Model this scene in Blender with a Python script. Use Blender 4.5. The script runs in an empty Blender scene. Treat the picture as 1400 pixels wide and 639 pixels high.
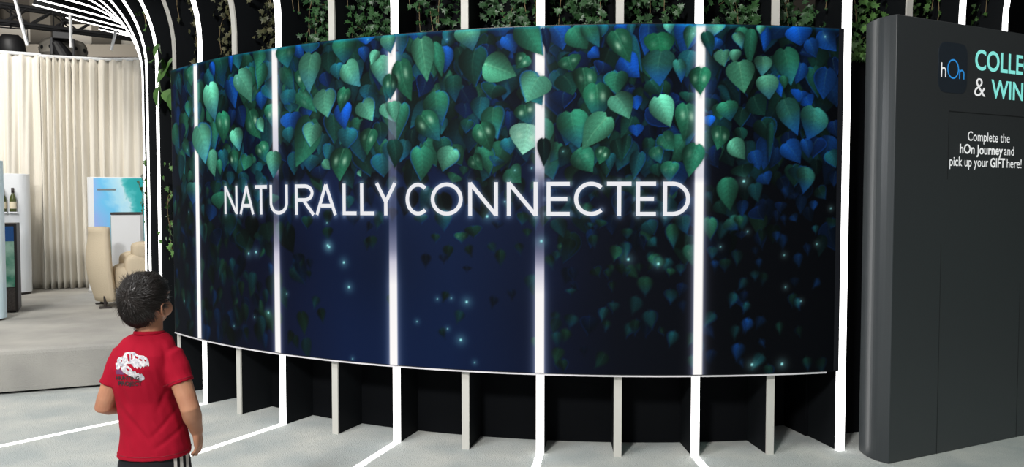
import bpy, bmesh, math, random
import numpy as np
from mathutils import Vector, Matrix
from mathutils.bvhtree import BVHTree
random.seed(7); rng = np.random.default_rng(11)
PI = math.pi
col = bpy.context.scene.collection

# ------------------------------------------------------------------ helpers
def lin(c):
    c = c/255.0
    return c/12.92 if c <= .04045 else ((c+.055)/1.055)**2.4
def rgb(r, g, b): return (lin(r), lin(g), lin(b), 1)

def mat(name, color, rough=.6, metal=0, spec=.5, emit=None, strength=0, noise=None, bump=None, bump_scale=80, coat=0):
    m = bpy.data.materials.new(name); m.use_nodes = True
    nt = m.node_tree; p = nt.nodes['Principled BSDF']
    p.inputs['Base Color'].default_value = color
    p.inputs['Roughness'].default_value = rough
    p.inputs['Metallic'].default_value = metal
    p.inputs['Specular IOR Level'].default_value = spec
    p.inputs['Coat Weight'].default_value = coat
    if emit:
        p.inputs['Emission Color'].default_value = emit
        p.inputs['Emission Strength'].default_value = strength
    if noise or bump:
        tc = nt.nodes.new('ShaderNodeTexCoord')
    if noise:                                   # (scale, second colour, low, high)
        n = nt.nodes.new('ShaderNodeTexNoise'); n.inputs['Scale'].default_value = noise[0]
        n.inputs['Detail'].default_value = 5
        nt.links.new(tc.outputs['Object'], n.inputs['Vector'])
        r = nt.nodes.new('ShaderNodeValToRGB')
        r.color_ramp.elements[0].position = noise[2]; r.color_ramp.elements[1].position = noise[3]
        r.color_ramp.elements[0].color = color; r.color_ramp.elements[1].color = noise[1]
        nt.links.new(n.outputs['Fac'], r.inputs['Fac'])
        nt.links.new(r.outputs['Color'], p.inputs['Base Color'])
    if bump:
        n2 = nt.nodes.new('ShaderNodeTexNoise'); n2.inputs['Scale'].default_value = bump_scale
        n2.inputs['Detail'].default_value = 3
        nt.links.new(tc.outputs['Object'], n2.inputs['Vector'])
        b = nt.nodes.new('ShaderNodeBump'); b.inputs['Strength'].default_value = bump
        b.inputs['Distance'].default_value = .01
        nt.links.new(n2.outputs['Fac'], b.inputs['Height'])
        nt.links.new(b.outputs['Normal'], p.inputs['Normal'])
    return m

class MB:
    def __init__(self): self.v = []; self.f = []
    def add(self, vs, fs):
        o = len(self.v); self.v += [tuple(p) for p in vs]; self.f += [tuple(i+o for i in f) for f in fs]
        return self
    def box(self, c, s, M=None):
        vs = [Vector((x*s[0]/2, y*s[1]/2, z*s[2]/2)) for x in (-1, 1) for y in (-1, 1) for z in (-1, 1)]
        if M: vs = [M @ p for p in vs]
        vs = [p+Vector(c) for p in vs]
        return self.add(vs, [(0, 1, 3, 2), (4, 6, 7, 5), (0, 4, 5, 1), (2, 3, 7, 6), (0, 2, 6, 4), (1, 5, 7, 3)])
    def loft(self, rings, cap=True, closed=True):
        n = len(rings[0]); o = len(self.v)
        for r in rings: self.v += [tuple(p) for p in r]
        for i in range(len(rings)-1):
            for j in range(n if closed else n-1):
                k = (j+1) % n
                self.f.append((o+i*n+j, o+i*n+k, o+(i+1)*n+k, o+(i+1)*n+j))
        if cap:
            self.f.append(tuple(o+j for j in range(n))[::-1])
            self.f.append(tuple(o+(len(rings)-1)*n+j for j in range(n)))
        return self
    def tube(self, pts, rad, n=12, flat=1.0, up=None, round_ends=True):
        pts = [Vector(p) for p in pts]
        if not isinstance(rad, (list, tuple)): rad = [rad]*len(pts)
        rad = list(rad)
        if round_ends:
            d0 = (pts[0]-pts[1]).normalized(); d1 = (pts[-1]-pts[-2]).normalized()
            a = [(pts[0]+d0*rad[0]*s, rad[0]*math.sqrt(max(0, 1-s*s))) for s in (.98, .8, .5)]
            b = [(pts[-1]+d1*rad[-1]*s, rad[-1]*math.sqrt(max(0, 1-s*s))) for s in (.5, .8, .98)]
            pts = [x[0] for x in a]+pts+[x[0] for x in b]; rad = [x[1] for x in a]+rad+[x[1] for x in b]
        rings = []; prev = None
        for i, p in enumerate(pts):
            t = (pts[min(i+1, len(pts)-1)]-pts[max(i-1, 0)]).normalized()
            u = Vector(up) if up else (prev if prev else (Vector((1, 0, 0)) if abs(t.x) < .8 else Vector((0, 1, 0))))
            u = (u-t*u.dot(t)).normalized(); w = t.cross(u); prev = u
            rings.append([p+(u*math.cos(2*PI*j/n)+w*math.sin(2*PI*j/n)*flat)*rad[i] for j in range(n)])
        return self.loft(rings)
    def ball(self, c, r, M=None, nu=20, nv=14):
        rings = []
        for i in range(nv+1):
            a = PI*(i+.02)/(nv+.04); ring = []
            for j in range(nu):
                b = 2*PI*j/nu
                p = Vector((r[0]*math.sin(a)*math.cos(b), r[1]*math.sin(a)*math.sin(b), r[2]*math.cos(a)))
                if M: p = M @ p
                ring.append(p+Vector(c))
            rings.append(ring[::-1])
        return self.loft(rings)
    def mesh(self, name, smooth=False):
        me = bpy.data.meshes.new(name); me.from_pydata(self.v, [], self.f); me.update()
        if smooth: me.polygons.foreach_set('use_smooth', [True]*len(me.polygons))
        return me
    def build(self, name, m, parent=None, smooth=False, bevel=0):
        o = bpy.data.objects.new(name, self.mesh(name, smooth)); col.objects.link(o)
        o.data.materials.append(m)
        if parent: o.parent = parent
        if bevel:
            b = o.modifiers.new('bevel', 'BEVEL'); b.width = bevel; b.segments = 2; b.limit_method = 'ANGLE'
        return o

def tag(o, label=None, cat=None, group=None, kind=None):
    if label: o['label'] = label
    if cat: o['category'] = cat
    if group: o['group'] = group
    if kind: o['kind'] = kind
    return o
def thing(name, label, cat, loc=(0, 0, 0), rz=0, group=None):
    o = bpy.data.objects.new(name, None); o.empty_display_size = .1
    col.objects.link(o); o.location = loc; o.rotation_euler = (0, 0, rz)
    return tag(o, label, cat, group)
def struct(o): o['kind'] = 'structure'; return o

def remesh(me, voxel, smooth=3, fac=.5):
    """closed overlapping shells -> one continuous skin"""
    o = bpy.data.objects.new('tmp', me); col.objects.link(o)
    r = o.modifiers.new('r', 'REMESH'); r.mode = 'VOXEL'; r.voxel_size = voxel
    s = o.modifiers.new('s', 'SMOOTH'); s.iterations = smooth; s.factor = fac
    dg = bpy.context.evaluated_depsgraph_get()
    out = bpy.data.meshes.new_from_object(o.evaluated_get(dg), depsgraph=dg)
    bpy.data.objects.remove(o)
    out.polygons.foreach_set('use_smooth', [True]*len(out.polygons))
    return out
def obj(name, me, m, parent=None):
    me.name = name
    o = bpy.data.objects.new(name, me); col.objects.link(o); me.materials.clear(); me.materials.append(m)
    if parent: o.parent = parent
    return o

def text_mesh(body, bold=0):
    """unit text outline as (verts, faces) in its own box: x0..x1, y0..y1, with y 0 the baseline"""
    cu = bpy.data.curves.new('t', 'FONT'); cu.body = body; cu.size = 1; cu.offset = bold; cu.resolution_u = 6
    o = bpy.data.objects.new('t', cu); col.objects.link(o)
    dg = bpy.context.evaluated_depsgraph_get(); dg.update()
    me = bpy.data.meshes.new_from_object(o.evaluated_get(dg), depsgraph=dg)
    vs = [v.co.copy() for v in me.vertices]; fs = [tuple(p.vertices) for p in me.polygons]
    bpy.data.objects.remove(o); bpy.data.meshes.remove(me)
    return vs, fs
def cap_height(bold=0):
    vs, _ = text_mesh('H', bold); return max(v.y for v in vs)
def bbox_text(mb, body, x0, x1, z0, cap, place, bold=0):
    """write body so that it spans x0..x1 with its baseline on z0 and capitals cap high; place(x, z) -> point"""
    vs, fs = text_mesh(body, bold)
    a = min(v.x for v in vs); b = max(v.x for v in vs); k = cap/cap_height(bold)
    mb.add([place(x0+(v.x-a)/(b-a)*(x1-x0), z0+v.y*k) for v in vs], fs)

def sub_poly(pts, step):
    out = []
    for i, p in enumerate(pts):
        q = pts[(i+1) % len(pts)]; d = math.hypot(q[0]-p[0], q[1]-p[1]); n = max(1, int(d/step))
        out += [(p[0]+(q[0]-p[0])*j/n, p[1]+(q[1]-p[1])*j/n) for j in range(n)]
    return out

# ------------------------------------------------------------------ materials
M_fin = mat('matt black board', rgb(14, 17, 20), .7, spec=.15)
M_shell = mat('black back board', rgb(9, 11, 14), .85, spec=.1)
M_lit = mat('lit white diffuser', rgb(240, 240, 240), .5, emit=(1, .985, .97, 1), strength=3.6)
M_line = mat('lit floor diffuser', rgb(240, 240, 240), .5, emit=(1, .99, .97, 1), strength=1.5)
M_unlit = mat('unlit frosted diffuser', rgb(205, 203, 196), .5)
M_carpet = mat('pale carpet', rgb(174, 180, 179), 1, spec=.05, noise=(3.0, rgb(200, 201, 195), .35, .7), bump=.9, bump_scale=140)
M_stage = mat('grey carpet of the stage', rgb(156, 154, 149), 1, spec=.05, noise=(2.0, rgb(180, 177, 170), .35, .7), bump=.6, bump_scale=140)
M_panel = mat('satin charcoal board', rgb(57, 61, 63), .36, spec=.4, bump=.03, bump_scale=60)
M_seam = mat('dark seam', rgb(22, 25, 27), .7)
M_drape = mat('cream drape cloth', rgb(224, 219, 208), .85, spec=.15)
M_white = mat('white lacquer', rgb(225, 228, 232), .4)
M_pale = mat('pale blue print', rgb(192, 224, 236), .5)
M_dark = mat('dark casing', rgb(45, 38, 36), .5)
M_grey = mat('grey print', rgb(120, 125, 130), .6)
M_truss = mat('black truss tube', rgb(28, 28, 30), .5)
M_roof = mat('roof cladding', rgb(92, 86, 78), .9)
M_beam = mat('concrete beam', rgb(90, 85, 77), .9)
M_pan = mat('pale roof panel', rgb(205, 199, 188), .9)
M_metal = mat('brushed trim', rgb(200, 200, 200), .35, metal=.6)
M_beige = mat('beige boucle', rgb(205, 190, 165), .95, spec=.1, bump=.4, bump_scale=120)
M_lamp = mat('lamp glass', rgb(240, 240, 240), .4, emit=(1, .97, .9, 1), strength=5)

# ------------------------------------------------------------------ the round pavilion wall
C0 = Vector((.835, 8.77, 0)); R = 4.651; RS = 4.681
def th(k): return math.radians(2.45+5.4*k)
def cyl(t, r, z): return Vector((C0.x+r*math.sin(t), C0.y-r*math.cos(t), z))
ARC = .95; Z0 = 2.57; AMAX = math.radians(76)
PROF = [(0, 0), (0, .46), (0, 1.4), (0, Z0)]
for i in range(1, 15):
    a = AMAX*i/14; PROF.append((ARC-ARC*math.cos(a), Z0+ARC*math.sin(a)))
PROF += [(PROF[-1][0]+.5, PROF[-1][1]+.125), (PROF[-1][0]+1.03, PROF[-1][1]+.257)]
def prof_normal(i):
    a = PROF[max(i-1, 0)]; b = PROF[min(i+1, len(PROF)-1)]
    d = Vector((b[0]-a[0], b[1]-a[1])).normalized()
    return (-d.y, d.x)                       # inward / upward

def sweep(t, off0, off1, width):
    """a rib piece in the plane of angle t, between two offsets behind its front line"""
    mb = MB(); side = Vector((math.cos(t), math.sin(t), 0))*width/2; rings = []
    for i, (rho, z) in enumerate(PROF):
        n = prof_normal(i)
        a = cyl(t, R+rho+n[0]*off0, z+n[1]*off0); b = cyl(t, R+rho+n[0]*off1, z+n[1]*off1)
        if i == 0: a.z = b.z = 0
        rings.append([a-side, a+side, b+side, b-side])
    mb.loft(rings)
    return mb
ORD = ['first', 'second', 'third', 'fourth', 'fifth', 'sixth', 'seventh', 'eighth', 'ninth', 'tenth', 'eleventh', 'twelfth', 'thirteenth', 'fourteenth']
def rib_label(k):
    if k in (3, 5): return {3: 'unlit grey strip rib rising behind the charcoal panel near its corner', 5: 'rib tinted teal rising behind the charcoal panel farthest from its corner'}[k]
    if k == 4: return 'glowing white rib rising behind the charcoal panel over its square logo'
    if k == 2: return 'full height glowing white rib standing between video wall and charcoal panel'
    if k > -10:
        if k % 2 == 0: return 'black rib with glowing white strip, %s lit one leftward from the video wall right edge' % ORD[-k//2]
        return 'black rib with unlit grey strip, %s grey one leftward from the video wall right edge' % ORD[(1-k)//2]
    if k == -10: return 'glowing rib just beyond the video wall end, right above the boy'
    return 'glowing rib of the canopy over the stage, %s past the video wall end' % ORD[-10-k]
RIBS = list(range(-20, 6))
for k in RIBS:
    lit = (k % 2 == 0 or k < -9 or k == 5)
    r = thing('arched_rib', rib_label(k), 'rib', cyl(th(k), R, 0), 0, 'ribs around the pavilion')
    f = sweep(th(k), .012, .27, .034).build('fin', M_fin, r)
    s = sweep(th(k), -.014 if k == 2 else 0, .0115, .044).build('light_strip', M_lit if lit else M_unlit, r)
    s['label'] = 'glowing white strip' if lit else 'unlit grey strip'
    for c in (f, s): c.matrix_parent_inverse = r.matrix_basis.inverted()

# black shell behind the ribs
def shell(t0, t1, off, zcut=None):
    mb = MB(); n = max(2, int(math.degrees(t1-t0)/1.5))
    rows = []
    for j in range(n+1):
        t = t0+(t1-t0)*j/n; row = []
        for i, (rho, z) in enumerate(PROF):
            nn = prof_normal(i)
            row.append(cyl(t, R+rho+nn[0]*off, max(0, z+nn[1]*off)))
        rows.append(row)
    mb.loft(rows, cap=False, closed=False)
    return mb
sh = shell(math.radians(-125), th(1)+.003, .275)
sh.add(shell(th(1)+.003, th(2)-.003, .52).v, shell(th(1)+.003, th(2)-.003, .52).f)
w2 = shell(th(2)-.003, math.radians(52), .275); sh.add(w2.v, w2.f)
for t in (th(1)+.003, th(2)-.003):           # cheeks of the deeper bay
    sh.add([cyl(t, R-.275, 0), cyl(t, R-.52, 0), cyl(t, R-.52, 2.6), cyl(t, R-.275, 2.6)], [(0, 1, 2, 3)])
shell_o = struct(sh.build('wall_pavilion', M_shell, smooth=False))
sol = shell_o.modifiers.new('thick', 'SOLIDIFY'); sol.thickness = .02; sol.offset = -1

# lit lines let into the carpet, one in front of every lit rib
M_pile = M_carpet
for k, n in ((0, 'over the last letter D'), (-2, 'under the lettering gap in CONNECTED'), (-4, 'under the gap between both words'), (-6, 'reaching toward the elbow of the boy'), (-8, 'crossing behind the boy toward the stage')):
    t = th(k); mb = MB(); fr = []; L = 2.3 if k < -5 else 1.6
    o = Vector((math.cos(t), math.sin(t), 0)); rs = random.Random(k)
    nseg = 160
    for j in range(nseg+1):
        p = cyl(t, R+.01+L*j/nseg, 0)
        wa = .021+rs.uniform(-.004, .004); wb = .021+rs.uniform(-.004, .004)
        fr.append([p-o*wa, p-o*wa+Vector((0, 0, .004)), p+o*wb+Vector((0, 0, .004)), p+o*wb])
    mb.loft(fr)
    lab = {0: 'glowing floor line running out from the rib below letter D', -2: 'glowing floor line running out from the rib near the middle of the second word',
           -4: 'glowing floor line running out from the rib below the gap between both words', -6: 'glowing floor line running from a rib to the hand of the boy',
           -8: 'long glowing floor line passing behind the boy toward the stage'}[k]
    tag(mb.build('floor_light', M_line), lab, 'floor light', 'glowing lines in the carpet')

# ------------------------------------------------------------------ the curved video wall
LEAVES = "-3423 2393 -3388 2265 135 G;-2690 2319 -2706 2166 147 G;-2808 2290 -2669 2085 157 L;-2567 2331 -2606 2166 109 G;-2496 2332 -2534 2200 105 T;-2589 2421 -2616 2303 110 G;-2818 2439 -2794 2313 107 T;-3018 2438 -2978 2248 163 D;-3180 2338 -3086 2225 118 T;-2905 2258 -2840 2061 123 B;-3317 2423 -3356 2367 73 C;-2880 2430 -2876 2297 42 C;-3113 2390 -3076 2292 62 C;-3396 2310 -3391 2185 116 D;-3304 2273 -3291 2132 90 G;-3441 2163 -3435 2047 100 G;-2546 2193 -2444 2081 103 T;-2570 2147 -2572 2034 96 B;-3167 2225 -3138 2093 98 T;-2338 2432 -2330 2279 145 Go;-2133 2351 -2156 2107 150 L;-1886 2427 -1892 2267 150 G;-1832 2400 -1807 2242 114 D;-2007 2347 -1999 2218 113 D;-1879 2269 -1778 2125 125 L;-1651 2290 -1615 2101 125 L;-1660 2327 -1703 2249 60 L;-1789 2285 -1777 2169 70 T;-1584 2424 -1572 2307 91 Lo;-1617 2339 -1560 2189 81 N;-1943 2274 -1934 2176 92 T;-2152 2437 -2163 2346 131 T;-2243 2415 -2204 2319 79 B;-2215 2258 -2206 2118 112 H;-2321 2142 -2323 2017 118 T;-2248 2121 -2098 1988 97 G;-1712 2132 -1722 2029 104 T;-1880 2120 -1923 1979 82 H;-1744 2429 -1736 2370 103 C;-2037 2228 -2010 2135 93 N;-1762 2357 -1746 2267 69 B;-1569 2182 -1603 2023 75 Ho;-1668 2387 -1685 2329 69 N;-1378 2380 -1340 2131 124 V;-1129 2429 -1066 2292 130 L;-993 2215 -814 2142 153 V;-1510 2259 -1439 2023 119 Ho;-1576 2183 -1577 2037 83 Ho;-1429 2434 -1421 2369 71 B;-1373 2430 -1366 2373 62 T;-1304 2347 -1251 2152 76 G;-1242 2322 -1235 2172 99 B;-1152 2317 -1130 2153 67 D;-1048 2312 -1048 2087 148 D;-1212 2420 -1219 2342 53 T;-1351 2163 -1391 2043 103 N;-1182 2156 -1168 2006 90 D;-974 2323 -989 2239 88 N;-902 2341 -898 2292 57 B;-924 2097 -960 2013 132 D;-787 2432 -663 2251 138 Go;-660 2400 -642 2257 49 No;-500 2402 -420 2280 130 G;-431 2421 -355 2289 82 G;-335 2419 -341 2344 55 T;-604 2405 -555 2279 124 B;-403 2276 -354 2234 68 C;-880 2366 -822 2267 91 B;-758 2257 -815 2183 86 H;-681 2144 -762 1993 164 Lo;-737 2118 -670 1977 119 Go;-527 2244 -499 2161 117 H;-555 2141 -499 2029 131 D;-444 2174 -443 2011 114 H;-371 2090 -363 1879 135 H;-334 2206 -361 2138 97 N;-272 2377 -185 2201 116 H;-196 2349 -119 2149 75 T;-87 2423 -106 2238 90 B;-238 2424 -210 2356 89 C;-176 2424 -182 2342 41 T;-38 2361 -23 2218 145 K;-17 2266 -22 2074 152 GB;113 2416 94 2238 118 B;155 2403 129 2273 63 G;30 2430 31 2361 55 L;74 2218 95 2094 62 GB;143 2266 123 2122 91 T;-223 2239 -133 2122 123 C;-250 2157 -256 2027 117 G;206 2177 201 2026 105 Ho;225 2370 262 2240 63 Do;281 2432 275 2350 106 L;318 2261 312 2192 85 L;296 2336 276 2274 63 B;-78 2108 -15 2025 103 D;430 2399 431 2277 75 G;486 2386 478 2184 68 G;400 2370 431 2284 60 L;327 2275 336 2182 81 L;401 2276 395 2204 60 L;417 2212 449 2040 143 V;553 2243 547 2135 91 L;599 2245 623 2137 62 D;570 2136 594 2006 115 L;675 2290 722 2088 133 G;752 2416 777 2308 143 C;905 2400 998 2287 121 B;825 2346 871 2246 80 B;778 2279 859 2249 45 N;851 2194 887 2020 105 D;779 2214 749 2096 87 B;941 2190 920 2013 123 B;566 2402 556 2272 61 C;543 2416 536 2365 45 L;781 2061 767 1995 119 C;639 2137 664 2022 62 C;973 2250 992 2118 67 N;670 2138 679 2066 47 G;-3150 2248 -3073 1993 174 Lo;-3305 1975 -3208 1707 234 Lo;-3093 1986 -3082 1789 134 G;-2998 2047 -2974 1835 149 H;-2857 1921 -2799 1776 120 L;-2683 2029 -2582 1849 129 H;-2598 1979 -2557 1888 70 L;-2601 1817 -2537 1694 115 H;-2466 1760 -2469 1592 120 Lo;-3122 1795 -3087 1617 119 L;-3037 1727 -3017 1624 61 G;-2990 1793 -2979 1648 104 T;-2875 1780 -2837 1636 96 H;-2715 1748 -2756 1647 115 G;-2490 2060 -2469 1915 126 H;-3327 2126 -3276 2017 106 T;-3406 2044 -3389 1972 96 D;-2800 2066 -2750 1931 116 N;-2868 2054 -2885 1939 84 N;-2628 1696 -2617 1606 110 T;-3340 1738 -3382 1633 187 D;-2580 1614 -2582 1549 109 T;-2769 1635 -2771 1535 93 T;-2906 1646 -2909 1554 86 T;-2027 2124 -2014 1953 155 L;-2146 1955 -2273 1659 187 G;-2120 1925 -2154 1779 135 L;-1977 1980 -1969 1789 133 D;-1770 2035 -1695 1918 126 L;-1705 1870 -1734 1717 104 H;-1858 1884 -1879 1753 128 T;-1899 1762 -1931 1565 135 H;-2000 1790 -2032 1691 93 T;-2053 1692 -2002 1636 58 L;-1792 1628 -1778 1591 33 L;-2303 1998 -2293 1878 150 B;-2339 1906 -2323 1811 93 T;-2189 2042 -2168 1957 109 B;-1896 2033 -1888 1873 109 C;-1611 2019 -1549 1905 105 L;-1649 1908 -1650 1771 92 D;-2139 1728 -2162 1627 131 T;-2086 1659 -2065 1575 126 N;-1641 1723 -1623 1585 138 T;-1576 1793 -1555 1648 108 T;-1722 2065 -1694 1991 101 T;-1980 1765 -2012 1666 82 D;-2314 2058 -2315 1999 105 T;-1288 2068 -1251 1875 142 G;-1504 2014 -1533 1784 116 G;-1382 1946 -1264 1789 131 H;-1567 2025 -1541 1904 71 Lo;-1026 1881 -962 1725 119 H;-946 1971 -922 1790 119 G;-1067 1704 -1010 1617 79 H;-1181 1744 -1248 1612 116 L;-1383 1757 -1384 1558 130 G;-1375 1669 -1376 1582 69 E;-1256 1809 -1252 1675 101 D;-1435 1861 -1427 1758 78 E;-1479 1799 -1515 1672 80 T;-1559 1801 -1551 1640 90 Do;-1018 2027 -1018 1896 96 T;-1115 2000 -1115 1914 114 N;-1165 1596 -1190 1549 82 G;-1116 1642 -1124 1595 49 D;-914 1686 -938 1640 79 T;-1090 1906 -1107 1829 73 D;-1239 1918 -1256 1824 59 T;-749 1869 -779 1704 169 W;-766 1985 -737 1869 117 H;-513 1940 -463 1734 156 G;-308 1913 -447 1730 132 V;-471 1726 -389 1602 123 G;-324 1741 -352 1647 74 H;-307 1684 -311 1577 65 D;-851 1630 -787 1546 109 G;-915 1972 -915 1797 69 D;-864 1797 -847 1705 85 T;-662 1790 -661 1637 67 Eo;-855 1946 -855 1821 68 N;-546 2055 -546 1957 124 N;-271 2027 -189 1896 122 L;-34 2018 37 1851 122 L;122 1977 111 1773 120 H;188 1920 124 1732 58 D;182 1757 142 1577 108 Go;-8 1814 58 1720 98 G;-172 1912 -237 1790 98 D;-261 1782 -228 1659 73 D;-196 1806 -220 1675 49 D;-130 1716 -162 1560 74 T;-82 1789 -89 1659 65 D;-49 1740 -15 1650 74 G;50 1659 35 1544 91 G;-32 1650 -23 1577 74 D;-311 1897 -302 1790 73 G;-156 1863 -147 1798 73 C;-165 2018 -148 1945 73 C;138 2042 130 1985 91 D;254 2010 246 1937 83 E;314 1856 299 1725 92 H;321 1978 314 1889 84 G;255 1913 256 1855 67 C;-285 1708 -293 1610 49 T;340 1991 372 1885 109 G;442 1962 435 1848 94 D;504 2023 569 1918 118 D;545 1895 607 1763 119 D;381 1780 457 1674 93 L;310 1847 327 1734 70 G;681 2003 766 1811 122 GB;747 1990 756 1921 58 D;864 1969 825 1785 151 GB;708 1829 743 1730 90 N;693 1768 785 1654 113 B;893 1801 861 1685 127 N;808 1792 835 1685 67 B;986 1895 1014 1803 87 N;963 1725 1004 1633 95 T;991 1610 1001 1555 61 N;508 1720 541 1618 79 B;769 1638 779 1546 125 T;445 1644 462 1575 118 D;813 2029 847 1977 83 C;427 1848 428 1765 63 D;602 1881 597 1652 40 D;358 1569 375 1389 107 G;311 1446 351 1370 77 D;516 1541 538 1436 75 T;448 1446 444 1355 59 B;538 1417 569 1341 109 N;371 1351 420 1284 87 GB;420 1360 430 1303 49 G;738 1648 750 1523 104 D;811 1629 803 1485 95 GB;898 1524 942 1456 73 D;867 1446 868 1393 48 B;679 1437 670 1379 62 N;742 1369 764 1331 51 B;988 1349 978 1291 77 D;886 1306 886 1262 37 T;641 1273 647 1221 41 B;777 1147 783 1074 47 B;547 1120 548 1072 35 B;417 1169 418 1088 54 T;275 1189 276 1122 49 T;290 1112 291 1065 39 B;259 1351 265 1227 77 G;354 1122 350 1055 59 D;440 1274 441 1236 59 N;566 1599 597 1537 89 B;1005 1612 996 1524 66 N;740 1485 751 1456 72 N;521 1188 527 1145 40 N;523 1053 525 1005 50 T;758 1012 764 963 52 N;-92 1330 -49 1254 86 T;48 1314 60 1184 65 G;112 1362 135 1260 76 T;157 1200 169 1082 87 G;-70 1233 -37 1195 59 T;-199 1292 -199 1233 54 D;-53 1147 -31 1076 64 G;-10 1130 -26 1076 54 G;-101 1022 -95 919 75 G;-257 1195 -268 1114 64 G;-386 1254 -375 1184 48 D;-380 1070 -353 1026 59 D;-300 1065 -299 1016 38 D;44 1071 39 1028 49 G;98 1093 99 1038 49 T;45 952 46 876 65 T;116 984 100 919 54 N;-73 833 -56 735 70 T;-272 880 -272 826 54 T;-498 807 -514 736 65 T;-504 954 -504 922 49 T;-586 1161 -591 1117 38 T;-401 797 -411 699 86 N;-128 1098 -128 1055 38 D;-344 1340 -349 1297 59 D;-398 1324 -397 1297 38 T;116 887 117 832 44 N;-198 1071 -198 1033 32 D;-3394 1580 -3399 1427 195 GB;-3067 1584 -3079 1483 130 D;-3060 1503 -3035 1391 164 G;-3137 1422 -3160 1309 136 B;-2922 1362 -2917 1212 136 D;-3123 1237 -3070 1137 148 N;-2562 1613 -2620 1547 120 T;-2778 1598 -2772 1500 94 T;-2606 1518 -2622 1441 86 T;-2454 1488 -2468 1431 80 G;-2325 1403 -2326 1300 76 N;-2626 1248 -2598 1190 85 D;-2539 1307 -2514 1183 125 D;-2809 1244 -2749 1127 139 D;-2951 1582 -2970 1502 121 D;-3439 1283 -3417 1241 92 N;-3376 1126 -3379 1041 113 N;-2020 1285 -2020 1208 67 D;-2186 1353 -2187 1275 81 D;-2273 1116 -2263 1053 74 N;-1711 1236 -1703 1161 69 D;-1294 1256 -1294 1205 47 D;-1878 1476 -1869 1401 73 T;-1824 1386 -1834 1295 89 N;-1247 1387 -1240 1271 92 T;-1388 1365 -1380 1314 79 T;-1135 1265 -1135 1207 75 G;-905 1167 -905 1074 51 D;-754 1289 -754 1246 43 D;-783 1381 -783 1310 64 D;-927 1331 -927 1288 58 N;-1075 1301 -1060 1237 89 D;-591 1163 -587 1121 42 T;-1242 1141 -1242 1090 46 N;-1105 1071 -1105 1042 42 N"
GLINTS = "-2643 1115;-2026 1174;-2015 1165;-1907 1074;-1871 925;-2717 1103;-1105 867;-1141 646;-983 1358;-190 1120;-24 1096;452 1554;512 526;690 525;-673 1219;-2531 726;-2666 686;-3352 723;-3472 1818;-823 1617;-728 1628;-552 1720;-1724 2399;-1219 2364;159 2361;924 2365;-2807 2224;-2814 2258;-3465 1373;-2885 608;-2030 1313;-2363 859;-1283 878;-1198 885;-1058 519;-1849 490;-881 1441;894 1201;800 879;705 960;978 1403;477 1274;323 1189;694 1141;-3565 720;-1221 707;-1412 741"
S0, S1, ZB, ZT = -3.745, 1.012, .475, 2.413
NS, NZ = 1040, 424
gs = np.linspace(S0, S1, NS); gz = np.linspace(ZB, ZT, NZ)
ds = gs[1]-gs[0]; dzz = gz[1]-gz[0]
def srgb(a): return np.array(a, float)/255
SS, ZZ = np.meshgrid(gs, gz)                 # [z, s]
img = np.zeros((NZ, NS, 3))
def keyed(x, ks, cs):
    cs = np.array(cs, float)/255
    return np.stack([np.interp(x, ks, cs[:, c]) for c in range(3)], -1)
low = keyed(SS, [-3.7, -3.2, -2.5, -1.9, -1.2, -.62, -.25, .4, 1], [(5, 9, 18), (6, 10, 22), (8, 14, 36), (10, 26, 60), (10, 27, 60), (8, 17, 40), (5, 9, 20), (3, 5, 10), (2, 3, 6)])
top = keyed(SS, [-3.7, -3.2, -2.5, -1.5, -.5, 0, .5, 1], [(8, 18, 36), (4, 16, 34), (4, 18, 42), (5, 14, 44), (3, 14, 38), (3, 10, 34), (2, 5, 14), (1, 2, 5)])
wt = np.clip((ZZ-1.35)/.6, 0, 1)[..., None]; wt = wt*wt*(3-2*wt)
img = low*(1-wt)+top*wt
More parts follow.
